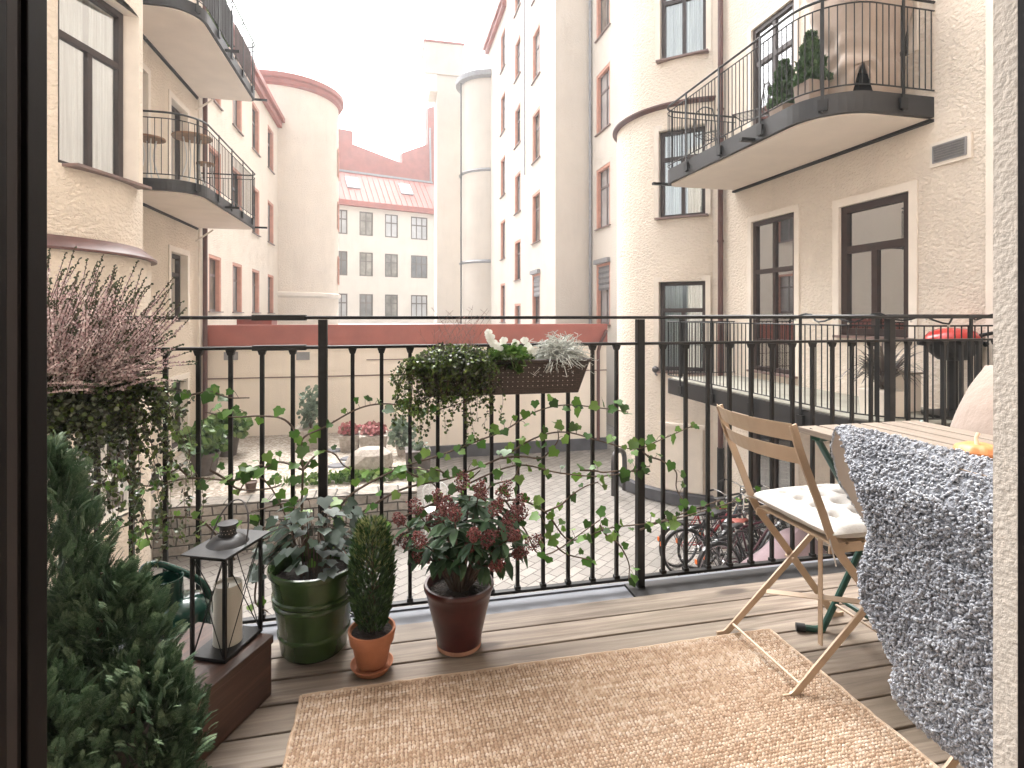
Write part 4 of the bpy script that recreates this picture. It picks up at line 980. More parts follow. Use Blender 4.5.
# left planter with heather
PH = planter(-1.40, -.80, 1.87, 2.075, .75, .90, 'dark woven planter hung on the railing at the left, overflowing with pink heather')
he = thing('heather', 'pale pink heather in bloom with dark green tips, bursting out of the left planter', 'plant', (-1.05, 1.95, .9))
bp, bd, tpp, tdd = [], [], [], []; sm = MB()
for i in range(720):
    b = Vector((random.uniform(-1.36, -.82), random.uniform(1.82, 2.04), .885+random.uniform(-.02, .05))); fx = (b.x+1.1)/.27
    an = random.gauss(.30+.42*fx, .28); ay = random.gauss(-.32, .3); ln = random.uniform(.12, .33)*(1.2-.20*abs(fx))
    if random.random() < .22: an *= 1.6; ay -= .5; ln *= .9
    dr = Vector((math.sin(an), math.sin(ay)*.8, max(.12, math.cos(an)*math.cos(ay)))).normalized()
    p = [b+dr*ln*k/4+Vector((.1*ln*(k/4)**2*fx*.3, 0, .12*ln*(k/4)**2*(1 if an < .9 else -.6))) for k in range(5)]
    S_ = spline(p, 4); n = len(S_); sm.tube([S_[0], S_[n//3], S_[2*n//3], S_[-1]], .0011, 4, cap=False)
    for j in range(72):
        t = j/72; q = S_[min(n-1, int(t*(n-1)))].lerp(S_[min(n-1, int(t*(n-1))+1)], (t*(n-1)) % 1); rr = .0065*(1-.45*t)
        a = j*2.4; o = Vector((math.cos(a), math.sin(a), .25))*rr
        if t < .90: bp.append(q+o); bd.append(o)
        else: tpp.append(q+o*.5); tdd.append(o*.6+dr*.012)
bp = np.array(bp); TET = (np.array([(1, 0, -.6), (-.5, .87, -.6), (-.5, -.87, -.6), (0, 0, 1.1)]), np.array([(0, 2, 1), (0, 1, 3), (1, 2, 3), (2, 0, 3)]))
V, F = scatter(TET[0], TET[1], frames(np.array(bd)+1e-6), bp, .0037*(.7+.6*np.random.rand(len(bp)))); np_mesh('bells', V, F, M['heather_bell'], he, False)
leaves('green_tips', KITE, np.array(tdd), np.array(tpp), .0075, M['heather_tip'], he); sm.build('stems', M['stem'], he)
wl_ = thing('trailing_plant', 'dark tangled small-leaved trailing plant hanging under the pink heather', 'plant', (-1.0, 1.9, .85))
c1, _ = ellipsoid_pts(3600, (-1.03, 1.90, .86), (.27, .12, .12), .5); c2 = np.stack([-1.35+np.random.rand(2200)*.58, 1.855-np.random.rand(2200)*.04, .70+np.random.rand(2200)*.22], 1)
cc = np.concatenate([c1, c2]); leaves('foliage', ROUND, np.random.randn(len(cc), 3)+np.array([0, -.5, .2]), cc, .0125, M['wire_vine_dark'], wl_)
gl = cc[np.random.rand(len(cc)) < .12]; leaves('lighter_leaves', ROUND, np.random.randn(len(gl), 3)+np.array([0, -.8, .3]), gl+np.array([0, -.014, .004]), .014, M['wire_vine'], wl_)
sm = MB(); tl = []
for i in range(90):
    x = random.uniform(-1.0, -.72); p = [Vector((x, 1.88+random.uniform(-.03, .1), .87))]; dx = random.uniform(-.05, .14); ln = random.uniform(.05, .55)*(1 if random.random() < .75 else .3)
    for k in range(1, 7): p.append(Vector((x+dx*min(1, k/3)+random.uniform(-.02, .02), p[0].y+random.uniform(-.02, .02), .87+.03*math.sin(k)-ln*k/6)))
    S_ = spline(p, 4); sm.tube(S_, .0008, 4, cap=False); tl += [s+Vector((random.uniform(-.01, .01), random.uniform(-.008, .008), random.uniform(-.008, .008))) for s in S_ for _ in range(2)]
sm.build('strands', M['stem'], wl_, True); tl = np.array(tl); sel = np.random.rand(len(tl)) < .6
leaves('trailing_leaves', ROUND, np.random.randn(sel.sum(), 3)+np.array([0, -.7, 0]), tl[sel], .0125, M['wire_vine'], wl_); leaves('dark_trailing_leaves', ROUND, np.random.randn((~sel).sum(), 3)+np.array([0, -.7, 0]), tl[~sel], .013, M['wire_vine_dark'], wl_)

# ------------------------------------------------------------------ thuja in the left foreground
hx_, hy_ = -.66, 1.34
th = thing('conifer', 'big dark green feathery conifer filling the lower left corner', 'plant', (hx_, hy_, 0))
MB().lathe([(.001, .002), (.11, .002), (.15, .2), (.155, .22), (.145, .22), (.13, .2), (.001, .2)], (hx_, hy_, .001), 32).build('pot', M['dark_pot'], th, True)
def fan():
    vs, fs = [], []
    def kite(p, a, l, w):
        k = len(vs); ca, sa = math.cos(a), math.sin(a); P = lambda x, y, z: (p[0]+x*ca+y*sa, p[1]-x*sa+y*ca, z)
        vs.extend([P(0, 0, 0), P(w*.8, l*.45, .05*l), P(0, l, 0), P(-w*.8, l*.45, .05*l)]); fs.append((k, k+1, k+2, k+3)); return (p[0]+l*sa, p[1]+l*ca)
    kite((0, 0), 0, 1, .03)
    for i in range(9):
        y = .1+.1*i; l = .42*(1-.55*i/9)
        for sg in (-1, 1):
            a = sg*.75; kite((0, y), a, l, .035)
            for j in range(3):
                t = .25+.25*j; p = (l*t*math.sin(a), y+l*t*math.cos(a)); kite(p, a-sg*.6, l*.42*(1.1-t), .028); kite(p, a+sg*.55, l*.36*(1.1-t), .026)
    v = np.array(vs); v[:, 2] -= .22*v[:, 1]**2+.25*v[:, 0]**2; return v, np.array(fs)
FAN = fan(); TL, TD, TU = [], [], []; sm = MB()
for (bx, by, tz, rad, n, lx, ly) in ((-.73, 1.36, .82, .13, 1500, -.02, .02), (-.635, 1.39, .53, .135, 1400, .01, .0), (-.82, 1.25, .72, .12, 650, -.03, 0), (-.53, 1.31, .37, .115, 850, .01, -.0), (-.66, 1.22, .44, .13, 650, 0, -.03)):
    zb0 = .06; sm.tube([(hx_, hy_, .18), (bx, by, zb0+.2), (bx+lx, by+ly, tz)], [.014, .01, .003], 6)
    for i in range(n):
        t = random.random()**.8; z = zb0+(tz-zb0)*t; r = rad*(math.sin(math.pi*min(1, (1-t)**.62*.62+.03)))*(.35+.7*math.sqrt(random.random())); a = random.random()*6.28
        p = np.array([bx+lx*t+r*math.cos(a), by+ly*t+r*math.sin(a), z-.03])
        TL.append(p); TD.append([math.cos(a)*.6+random.gauss(0, .25), math.sin(a)*.6+random.gauss(0, .25), .6+.7*t]); TU.append([math.cos(a+1.5+random.gauss(0, .6)), math.sin(a+1.5+random.gauss(0, .6)), .3])
N = len(TL); Rt = frames(np.array(TD), (np.random.rand(N)-.5)*2.4, np.array(TU)); TLa = np.array(TL); ss = .046*(.6+.8*np.random.rand(N))
V, F = scatter(FAN[0], FAN[1], Rt, TLa, ss); np_mesh('foliage', V, F, M['thuja'], th, False)
k = np.random.rand(N) < .38; V, F = scatter(FAN[0]*np.array([.8, .55, 1]), FAN[1], Rt[k], TLa[k]+Rt[k][:, :, 1]*(ss[k]*.62)[:, None]+np.array([0, 0, .004]), ss[k]*.85); np_mesh('new_growth', V, F, M['thuja_light'], th, False)
sm.build('stems', M['stem'], th)

# ------------------------------------------------------------------ crate, lantern, watering can
e1 = Vector((.46, .888, 0)).normalized(); e2 = Vector((-.888, .46, 0)).normalized(); Cc = Vector((-.335, 1.709, 0))
cr = thing('wooden_crate', 'dark stained wooden crate under the black lantern', 'crate', tuple(Cc))
o = Vector((0, 0, 0)); m = MB().fbox((0, 0, 0), -e1, e2, (0, 0, 1), (0, .30), (0, .27), (.001, .172))
# mesh axes: turn the crate so the grain runs along its long side
cm = MB().box(0, .26, -.29, 0, .002, .150).box(-.004, .264, -.294, .004, .151, .174)
ob = cm.build('box', M['crate_wood'], None, bevel=.003); ob.parent = cr; cr.rotation_euler = (0, 0, 0)
ob.matrix_basis = Matrix(((-e1.y*1.0, e1.x, 0, 0), (e1.x, e1.y, 0, 0), (0, 0, 1, 0), (0, 0, 0, 1))) if False else Matrix(((e2.x, e1.x, 0, 0), (e2.y, e1.y, 0, 0), (0, 0, 1, 0), (0, 0, 0, 1)))
lo = Vector((-.4275, 1.589, .174)); l1 = Vector((.40, .917, 0)).normalized(); l2 = Vector((-.917, .40, 0)).normalized(); A_, B_, H_ = .158, .108, .285
lt = thing('lantern', 'black metal lantern with a thick white candle, standing on the wooden crate', 'lantern', tuple(lo+l1*A_/2+l2*B_/2))
fb_ = lambda m, a, b, c: m.fbox(lo, l1, l2, (0, 0, 1), a, b, c)
fb_(MB(), (0, A_), (0, B_), (.002, .012)).build('base', M['black_iron'], lt, bevel=.001)
m = MB(); w = .009
for a in (0, A_-w):
    for b in (0, B_-w): fb_(m, (a, a+w), (b, b+w), (.0125, H_-.0125))
fb_(m, (0, A_), (0, w), (H_-.012, H_)); fb_(m, (0, A_), (B_-w, B_), (H_-.012, H_)); fb_(m, (0, w), (w, B_-w), (H_-.012, H_)); fb_(m, (A_-w, A_), (w, B_-w), (H_-.012, H_))
m.build('frame', M['black_iron'], lt, bevel=.001)
m = MB(); P = lambda a, b, c: lo+l1*a+l2*b+Vector((0, 0, c))
for b in (.004, B_-.004): m.tube([P(w, b, .014), P(A_-w, b, H_-.014)], .0014, 6).tube([P(w, b, H_-.014), P(A_-w, b, .014)], .0014, 6)
for a in (.004, A_-.004): m.tube([P(a, w, .014), P(a, B_-w, H_-.014)], .0014, 6).tube([P(a, w, H_-.014), P(a, B_-w, .014)], .0014, 6)
m.build('cross_wires', M['black_iron'], lt, True)
M['lantern_roof'] = mottled('lantern_roof', (.02, .019, .02), .15, 30, .38, metal=.0)
fb_(MB(), (-.016, A_+.016), (-.014, B_+.014), (H_+.0005, H_+.0045)).build('roof', M['lantern_roof'], lt)
cx = lo+l1*A_/2+l2*B_/2; zt = .174+H_+.0045
MB().lathe([(.055, 0), (.052, .004), (.042, .014), (.030, .020), (.024, .022)], (cx.x, cx.y, zt), 32).build('dome', M['lantern_roof'], lt, True)
m = MB().lathe([(.0215, .018), (.0215, .05)], (cx.x, cx.y, zt), 24).lathe([(.001, .056), (.027, .055), (.027, .051), (.001, .051)], (cx.x, cx.y, zt), 24); m.build('chimney', M['lantern_roof'], lt, True)
m = MB()
for k in range(16):
    for j in range(2):
        a = k*.393+j*.2; m.add([(cx.x+.0219*math.cos(a+s)*1, cx.y+.0219*math.sin(a+s), zt+.03+j*.009+h) for s, h in ((-.05, -.001), (.05, -.001), (.05, .001), (-.05, .001))], [(0, 1, 2, 3)])
m.build('air_holes', M['lit_hole'], lt)  # air holes drawn as pale marks, the light through them is colour
m = MB(); pts = []
for k in range(17):
    t = math.pi*k/16; pts.append(cx+l2*.056*math.cos(t)+l1*(.045*math.sin(t))+Vector((0, 0, .005+H_+.174-cx.z+ .105*math.sin(t)))+Vector((0, 0, cx.z-.174)))
pts = [Vector((p.x, p.y, zt+.001+.105*math.sin(math.pi*k/16))) for k, p in enumerate(pts)]
m.tube(pts, .0022, 8).build('handle', M['grey_iron'], lt, True)
M['wax'] = mottled('wax', (.44, .42, .37), .08, 9, .5)
cd = thing('candle', 'thick white pillar candle inside the black lantern', 'candle', (cx.x, cx.y, .186))
MB().lathe([(.001, .0005), (.038, .0005), (.037, .004), (.037, .158), (.035, .163), (.033, .155), (.02, .149), (.001, .148)], (cx.x, cx.y, .187), 36, wob=lambda a, z, i: 1+(.012*math.sin(3*a) if z > .14 else 0)).build('wax', M['wax'], cd, True)
MB().tube([(cx.x, cx.y, .334), (cx.x+.002, cx.y, .35)], .0012, 5).build('wick', M['black_iron'], cd)
M['green_enamel'] = mottled('green_enamel', (.010, .045, .034), .2, 10, .18, coat=.4)
wx, wy = -.69, 1.955
wc = thing('watering_can', 'dark green metal watering can half hidden behind the lantern', 'watering can', (wx, wy, 0))
MB().lathe([(.001, .002), (.085, .002), (.088, .01), (.083, .16), (.08, .168), (.06, .19), (.04, .2), (.001, .2)], (wx+.04, wy, .001), 32).build('body', M['green_enamel'], wc, True)
MB().lathe([(.052, .15), (.05, .2), (.047, .265), (.0495, .268), (.0455, .268), (.043, .2), (.001, .19)], (wx-.005, wy-.01, .001), 28).build('collar', M['green_enamel'], wc, True)
m = MB().tube(spline([(wx-.03, wy-.02, .2), (wx-.07, wy-.02, .27), (wx-.062, wy-.01, .31), (wx-.02, wy+.03, .29), (wx+.09, wy+.03, .22), (wx+.115, wy+.02, .13)], 6), .011, 10); m.build('handle', M['green_enamel'], wc, True)
m = MB().tube([(wx-.02, wy, .05), (wx-.12, wy-.02, .16), (wx-.2, wy-.03, .29)], [.022, .015, .012], 12).tube([(wx-.2, wy-.03, .29), (wx-.225, wy-.033, .32)], [.013, .032], 14); m.build('spout', M['green_enamel'], wc, True)
# ------------------------------------------------------------------ rug
def rug_mat(name, dark):
    m, nt, N, L, b = material(name); g = N.new('ShaderNodeNewGeometry')
    row = noise_n(nt, texco(nt, (1.3, 42, 1)), 1, 3, .6)
    row2 = noise_n(nt, texco(nt, (2.2, 9, 1)), 1, 4, .6)
    f = math_n(nt, 'ADD', math_n(nt, 'MULTIPLY', g.outputs['Random Per Island'], .22), math_n(nt, 'ADD', math_n(nt, 'MULTIPLY', row, .50), math_n(nt, 'MULTIPLY', row2, .38)))
    L.new(ramp(nt, f, [(.30, (.22, .135, .085)), (.45, (.36, .25, .17)), (.57, (.46, .345, .25)), (.74, (.60, .50, .41))]), b.inputs['Base Color'])
    b.inputs['Roughness'].default_value = .85; b.inputs['Specular IOR Level'].default_value = .2
    bump(nt, b, noise_n(nt, texco(nt, (900, 260, 400), (0, 0, .5)), 1, 3), .9, .0025); return m
M['jute'] = rug_mat('jute', 0); M['jute_back'] = mottled('jute_back', (.15, .09, .055), .2, 60, .9)
rgx0, rgx1, rgy0, rgy1 = -.25, 1.292, .70, 1.676
rg = thing('rug', 'woven natural jute rug on the wooden deck', 'rug', ((rgx0+rgx1)/2, (rgy0+rgy1)/2, 0))
MB().box(rgx0+.006, rgx1-.006, rgy0+.006, rgy1-.006, .0015, .0065).build('backing', M['jute_back'], rg)
nx, ny = int((rgx1-rgx0)/.0098), int((rgy1-rgy0)/.0106)
ii, jj = np.meshgrid(np.arange(nx), np.arange(ny), indexing='ij'); ii = ii.ravel(); jj = jj.ravel()
X = rgx0+.005+ii*.0098+np.random.randn(len(ii))*.0006; Y = rgy0+.006+jj*.0106+np.random.randn(len(ii))*.0009
wv_ = np.array([.004*noise.noise((x*4, 1.7, 0))+.0025*noise.noise((x*18, 5.1, y*3)) for x, y in zip(X, Y)]); Y = Y+wv_*.9
zj = .0065+np.abs(np.array([noise.noise((x*14, y*14, 3.3)) for x, y in zip(X, Y)]))*.003
gv, gf = [], []
for a in range(5):
    for b in range(5):
        u, v = a/2-1, b/2-1; gv.append((u*.52*(1-.15*v*v), v*.53*(1-.2*u*u), .72*(1-u*u*.9)*(1-.85*v*v)-.14))
for a in range(4):
    for b in range(4): gf.append((a*5+b, a*5+b+5, a*5+b+6, a*5+b+1))
ang = np.random.randn(len(X))*.08+np.where(jj % 2 == 0, .18, -.18); c, s = np.cos(ang), np.sin(ang); Z0 = np.zeros_like(c)
rot = np.stack([np.stack([c, -s, Z0], 1), np.stack([s, c, Z0], 1), np.stack([Z0, Z0, Z0+1], 1)], 1)
V, F = scatter(np.array(gv), np.array(gf), rot, np.stack([X, Y, zj-.001], 1), .0098*(.94+.14*np.random.rand(len(X)))); np_mesh('weave', V, F, M['jute'], rg)
m = MB()
for q in (((rgx0, rgy0), (rgx0, rgy1)), ((rgx1, rgy0), (rgx1, rgy1)), ((rgx0, rgy1), (rgx1, rgy1))):
    (a, b), (c_, d_) = q; L = math.hypot(c_-a, d_-b); k = int(L/.03); m.tube([(a+(c_-a)*i/k+random.uniform(-.0022, .0022), b+(d_-b)*i/k+random.uniform(-.0022, .0022), .006) for i in range(k+1)], [.0055+random.uniform(-.001, .001) for i in range(k+1)], 7)
m.build('edging', M['jute'], rg, True)

# ------------------------------------------------------------------ folding chairs, table
M['beige_metal'] = mottled('beige_metal', (.43, .32, .225), .05, 8, .4, spec=.4)
M['green_metal'] = mottled('green_metal', (.006, .045, .032), .1, 8, .35)
M['rubber'] = mottled('rubber', (.012, .012, .012), .1, 20, .7)
def cotton(name, c):
    m, nt, N, L, b = material(name); v = texco(nt)
    L.new(ramp(nt, noise_n(nt, v, 6, 3), [(.3, tuple(x*.93 for x in c)), (.7, c)]), b.inputs['Base Color']); b.inputs['Roughness'].default_value = .9
    b.inputs['Sheen Weight'].default_value = .2
    p = bump(nt, b, noise_n(nt, v, 18, 4), .5, .012); bump(nt, b, noise_n(nt, texco(nt, (900, 900, 900)), 1, 2), .25, .001, p); return m
M['cushion'] = cotton('cushion', (.47, .45, .425)); M['pillow'] = cotton('pillow', (.25, .19, .155))
def chair(label, c, group=None):
    t = thing('folding_chair', label, 'chair', (0, 0, 0), group); W = .178; bm = M['beige_metal']
    for s in (-1, 1):
        y = s*W; m = MB(); S_ = spline([(-.245, y, .79), (-.215, y, .70), (-.15, y, .545), (-.10, y, .43), (.0, y, .30), (.215, y, .02), (.235, y, .003), (.262, y, .003)], 4)
        for a, b in zip(S_, S_[1:]): m.bar(a, b+(b-a).normalized()*.0015, .006, .024, (0, 1, 0))
        m.build('upright', bm, t)
        y2 = s*(W-.016); m = MB(); S_ = [Vector(p) for p in ((-.265, y2, .004), (-.238, y2, .004), (-.224, y2, .012), (.035, y2, .243), (.238, y2, .425))]
        for a, b in zip(S_, S_[1:]): m.bar(a, b+(b-a).normalized()*.001, .006, .022, (0, 1, 0))
        m.build('leg', bm, t)
        MB().tube([(.03, y2-.014 if s > 0 else y2+.014, .24), (.03, y+.009*s, .24)], .006, 10).build('pivot_bolt', bm, t, True)
    for zt_, h in ((.795, .052), (.722, .048)):
        m = MB(); k = 10
        for i in range(k):
            y0, y1 = -W-.004+(2*W+.008)*i/k, -W-.004+(2*W+.008)*(i+1)/k
            f = lambda y: -.045*(1-(y/W)**2); xa = -.2475+(.79-zt_)*.40
            sl = .40*h
            m.hexa([(xa+sl+f(y0)-.006, y0, zt_-h), (xa+sl+f(y1)-.006, y1, zt_-h), (xa+sl+f(y1)-.004, y1, zt_-h), (xa+sl+f(y0)-.004, y0, zt_-h), (xa+f(y0)-.006, y0, zt_), (xa+f(y1)-.006, y1, zt_), (xa+f(y1)-.004, y1, zt_), (xa+f(y0)-.004, y0, zt_)])
        m.build('back_slat', bm, t)
    m = MB()
    for i in range(7): x = -.10+i*.056; m.box(x, x+.045, -W+.012, W-.012, .428, .434)
    m.box(-.11, .285, -W+.012, -W+.018, .405, .4275).box(-.11, .285, W-.018, W-.012, .405, .4275); m.build('seat', bm, t)
    MB().tube([(-.205, -W+.02, .035), (-.205, W-.02, .035)], .0045, 8).build('stretcher', bm, t, True)
    MB().tube([(.16, -W+.006, .09), (.16, W-.006, .09)], .0045, 8).build('stretcher', bm, t, True)
    MB().bar((-.02, -.03, .427), (-.02, -.03, .05), .016, .004).build('brace', bm, t)
    MB().bar((-.08, W-.03, .14), (.03, -W+.03, .24), .016, .004).build('brace', bm, t)
    return t
ch = chair('beige folding chair with a white tufted seat cushion, facing the table', None, 'folding chairs at the slatted table')
ch.location = (1.362, 1.532, 0)
ch2 = dup(ch, (1.41, .85, 0), 0, 'beige folding chair mostly hidden under the grey sheepskin'); ch3 = dup(ch, (2.20, 1.42, 0), math.pi, 'beige folding chair behind the table holding the beige pillow')
# seat cushion
cu = thing('seat_cushion', 'white tufted cotton cushion on the beige folding chair', 'cushion', (1.362, 1.532, .436))
def pillow_mesh(W, D_, H, n, tuft=0, f=None):
    vs = []; fs = []
    for top in (1, -1):
        for i in range(n+1):
            for j in range(n+1):
                u, v = i/n*2-1, j/n*2-1; e = (1-abs(u)**6)*(1-abs(v)**6); z = H*(.35*e**.5+.15*(1-u*u)*(1-v*v)) if tuft else H*((1-u*u)**.55*(1-v*v)**.55)
                if tuft and top > 0:
                    for a in (-.6, -.2, .2, .6):
                        for b in (-.6, -.2, .2, .6): z -= H*.62*math.exp(-((u-a)**2+(v-b)**2)/.007)
                z += H*.03*noise.noise((u*3, v*3, top*3.0))
                p = Vector((u*W*(1-.04*v*v*(0 if tuft else 1)*2), v*D_*(1-.08*u*u*(0 if tuft else 1)), top*z+(H*.35 if tuft else 0))); vs.append(p)
    k = (n+1)**2
    for q in (0, 1):
        for i in range(n):
            for j in range(n): a = q*k+i*(n+1)+j; fs.append((a, a+n+1, a+n+2, a+1) if q == 0 else (a, a+1, a+n+2, a+n+1))
    return vs, fs
vs, fs = pillow_mesh(.20, .185, .085, 44, 1)
MB().add([v+Vector((1.362+.085, 1.532, .438)) for v in vs], fs).build('cover', M['cushion'], cu, True)
m = MB().tube(spline([(1.362-.11, 1.532-.16, .46), (1.362-.125, 1.532-.185, .45), (1.362-.11, 1.532-.19, .38)], 4), .002, 5).build('tie', M['cushion'], cu, True)
m = MB().tube(spline([(1.362-.11, 1.532+.16, .46), (1.362-.15, 1.532+.17, .47), (1.362-.17, 1.532+.15, .43)], 4), .002, 5); m.build('tie', M['cushion'], cu, True)
# pillow
pw = thing('pillow', 'plain beige pillow leaning on the far chair at the right', 'pillow', (2.12, 1.40, .66))
vs, fs = pillow_mesh(.215, .21, .075, 24); rotp = Matrix.Rotation(R(-14), 3, 'Z') @ Matrix.Rotation(R(-66), 3, 'Y')
MB().add([rotp @ v+Vector((2.09, 1.49, .73)) for v in vs], fs).build('cover', M['pillow'], pw, True)
# table
tb_ = thing('folding_table', 'slatted grey-brown wooden folding table with dark green metal legs', 'table', (1.645, 1.3, 0))
tX0, tX1, tY0, tY1, tZ = 1.39, 1.90, .86, 1.66, .715
n = 6; GP = .014; w = (tX1-tX0-GP*(n-1))/n
for i in range(n): MB().box(tX0+i*(w+GP), tX0+i*(w+GP)+w, tY0, tY1, tZ-.02, tZ).build('slat', M['table_wood'], tb_, bevel=.002)
for y in (tY0+.07, tY1-.07): MB().box(tX0+.01, tX1-.01, y-.02, y+.02, tZ-.034, tZ-.0205).build('underframe', M['green_metal'], tb_)
for y, dy in ((tY1-.02, 0), (tY0+.08, 0)):
    MB().tube(spline([(1.40, y+.015, .014), (1.46, y, .012), (1.50, y, .05), (1.86, y, .66), (1.885, y, tZ-.036)], 5), .011, 8).build('leg', M['green_metal'], tb_, True)
    MB().tube(spline([(1.90, y-.03, .014), (1.86, y-.03, .012), (1.82, y-.03, .05), (1.44, y-.03, .66), (1.42, y-.03, tZ-.036)], 5), .011, 8).build('leg', M['green_metal'], tb_, True)
    MB().tube([(1.385, y+.022, .014), (1.41, y+.008, .0145)], .0145, 10).build('rubber_foot', M['rubber'], tb_, True)
MB().tube([(1.535, tY1-.02, .11), (1.535, tY0+.08, .11)], .008, 8).build('stretcher', M['green_metal'], tb_, True)
MB().tube([(1.785, tY1-.05, .11), (1.785, tY0+.05, .11)], .008, 8).build('stretcher', M['green_metal'], tb_, True)
M['squash'] = mottled('squash', (.55, .21, .07), .18, 9, .5); M['squash_pale'] = mottled('squash_pale', (.66, .5, .36), .1, 9, .5)
sq = thing('squash', 'small orange ribbed squash on the slatted table', 'squash', (1.525, 1.16, tZ))
MB().lathe([(.001, 0), (.03, .003), (.046, .016), (.05, .026), (.044, .038), (.026, .046), (.006, .042)], (1.525, 1.16, tZ+.001), 48, wob=lambda a, z, i: 1+.06*math.cos(a*9)).build('flesh', M['squash'], sq, True)
MB().tube([(1.525, 1.16, tZ+.04), (1.527, 1.165, tZ+.06), (1.535, 1.165, tZ+.072)], [.006, .004, .005], 8).build('stalk', M['squash_pale'], sq, True)

# ------------------------------------------------------------------ sheepskin over the near chair
def fleece_mat():
    m, nt, N, L, b = material('fleece'); g = N.new('ShaderNodeNewGeometry'); v = texco(nt)
    big = noise_n(nt, v, 5, 3); f = math_n(nt, 'ADD', math_n(nt, 'MULTIPLY', g.outputs['Random Per Island'], .30), math_n(nt, 'MULTIPLY', big, .75))
    L.new(ramp(nt, f, [(.2, (.15, .158, .18)), (.5, (.29, .302, .335)), (.8, (.48, .495, .53))]), b.inputs['Base Color']); b.inputs['Roughness'].default_value = .75
    b.inputs['Sheen Weight'].default_value = .35; b.inputs['Sheen Roughness'].default_value = .4
    bump(nt, b, noise_n(nt, v, 420, 3), .6, .004); return m
M['fleece'] = fleece_mat(); M['fleece_base'] = mottled('fleece_base', (.17, .178, .20), .3, 60, .95, .8, 120, .01); M['leather'] = mottled('leather', (.34, .28, .23), .06, 8, .8, .1, 90, .002)
sh = thing('sheepskin', 'curly blue-grey sheepskin draped over the near chair', 'sheepskin', (1.14, 1.0, .4))
prof_s = [(-.34, (1.265, .50)), (-.22, (1.235, .62)), (-.10, (1.205, .735)), (-.03, (1.185, .785)), (.0, (1.163, .797)), (.03, (1.125, .787)), (.10, (1.075, .72)), (.3, (1.078, .52)), (.5, (1.085, .345)), (.66, (1.095, .225))]
farY = [(-.34, 1.20), (-.28, 1.265), (-.2, 1.31), (-.1, 1.31), (-.03, 1.275), (.0, 1.24), (.03, 1.19), (.10, 1.10), (.18, 1.06), (.26, 1.07), (.33, 1.09), (.40, 1.085), (.46, 1.04), (.52, 1.0), (.58, 1.015), (.62, 1.005), (.66, .95)]
def interp(tab, s):
    for (a, x), (b, y) in zip(tab, tab[1:]):
        if s <= b:
            k = (s-a)/(b-a); return tuple(p+(q-p)*k for p, q in zip(x, y)) if isinstance(x, tuple) else x+(y-x)*k
    return tab[-1][1]
ns, nt_ = 130, 70; Pm = np.zeros((ns+1, nt_+1, 3)); Nm = np.zeros_like(Pm)
for i in range(ns+1):
    s = -.34+1.0*i/ns; x, z = interp(prof_s, s); xa, za = interp(prof_s, max(-.34, s-.03)); xb, zb_ = interp(prof_s, min(.66, s+.03)); tn = Vector((xb-xa, 0, zb_-za)).normalized(); nn = Vector((tn.z, 0, -tn.x)); nn = -nn if False else nn
    yf = interp(farY, s); yn = .66
    for j in range(nt_+1):
        v = j/nt_; y = yn+(yf-yn)*v; wv2 = .010*math.sin(y*13+s*3)*(1 if s > .2 else .1)
        Pm[i, j] = (x+wv2, y, z); Nm[i, j] = nn
# the outside of the fold: at the top it points up, on the house side it points to -x
if Nm[int(ns*.34), 0][2] < 0: Nm = -Nm
idx = lambda i, j: i*(nt_+1)+j
F = np.array([(idx(i, j), idx(i+1, j), idx(i+1, j+1), idx(i, j+1)) for i in range(ns) for j in range(nt_)])
np_mesh('leather_backing', Pm.reshape(-1, 3).copy(), F, M['leather'], sh)
O = Pm.copy()
for i in range(ns+1):
    for j in range(nt_+1):
        e = min(i/5, (ns-i)/5, (nt_-j)/3, 1); p = Pm[i, j]
        lump = noise.noise((p[0]*55, p[1]*55, p[2]*55))*.006
        O[i, j] = p+Nm[i, j]*(.002+.014*math.sqrt(max(0, e))+lump*e)
np_mesh('fleece_base', O.reshape(-1, 3).copy(), F, M['fleece_base'], sh)
# curled locks of wool standing on the skin
def lock():
    vs, fs = [], []; k = 9
    for i in range(k):
        t = i/(k-1); a = t*4.4; r = .33*(1-.55*t); c = np.array([r*math.cos(a)-.2, r*math.sin(a), .1+.55*math.sin(t*2.4)]); w = .25*(1-.45*abs(t-.4))
        d = np.array([-math.sin(a), math.cos(a), .5]); d /= np.linalg.norm(d); u = np.cross(d, [0, 0, 1]); u /= np.linalg.norm(u); q = np.cross(u, d)
        for m_ in range(4): b = m_*math.pi/2; vs.append(c+(u*math.cos(b)+q*math.sin(b))*w)
    for i in range(k-1):
        for m_ in range(4): fs.append((i*4+m_, i*4+(m_+1) % 4, i*4+4+(m_+1) % 4, i*4+4+m_))
    fs.append((k*4-4, k*4-3, k*4-2, k*4-1)); return np.array(vs), np.array(fs)
LOCK = lock(); KL = 19000; fi = np.random.rand(KL)*ns*.999; fj = np.random.rand(KL)**.9*nt_*.999; fi[:900] = np.random.rand(900)*ns*.36; fj[:900] = nt_*(.992+.007*np.random.rand(900)); i0, j0 = fi.astype(int), fj.astype(int)
pp = O[i0, j0]+(O[np.minimum(i0+1, ns), j0]-O[i0, j0])*(fi-i0)[:, None]+(O[i0, np.minimum(j0+1, nt_)]-O[i0, j0])*(fj-j0)[:, None]; nrm = Nm[i0, j0]+np.random.randn(KL, 3)*.35
edge = (nt_-fj < 1.5); nrm[edge] += np.array([0, .9, 0]); nrm[:900] += np.array([-.5, 1.2, 0])
rot0 = frames(nrm, np.random.rand(KL)*6.28); rot = np.stack([rot0[:, :, 0], -rot0[:, :, 2], rot0[:, :, 1]], 2)
V, F = scatter(LOCK[0], LOCK[1], rot, pp-nrm*.002, .0088*(.65+.7*np.random.rand(KL))); np_mesh('wool_locks', V, F, M['fleece'], sh)

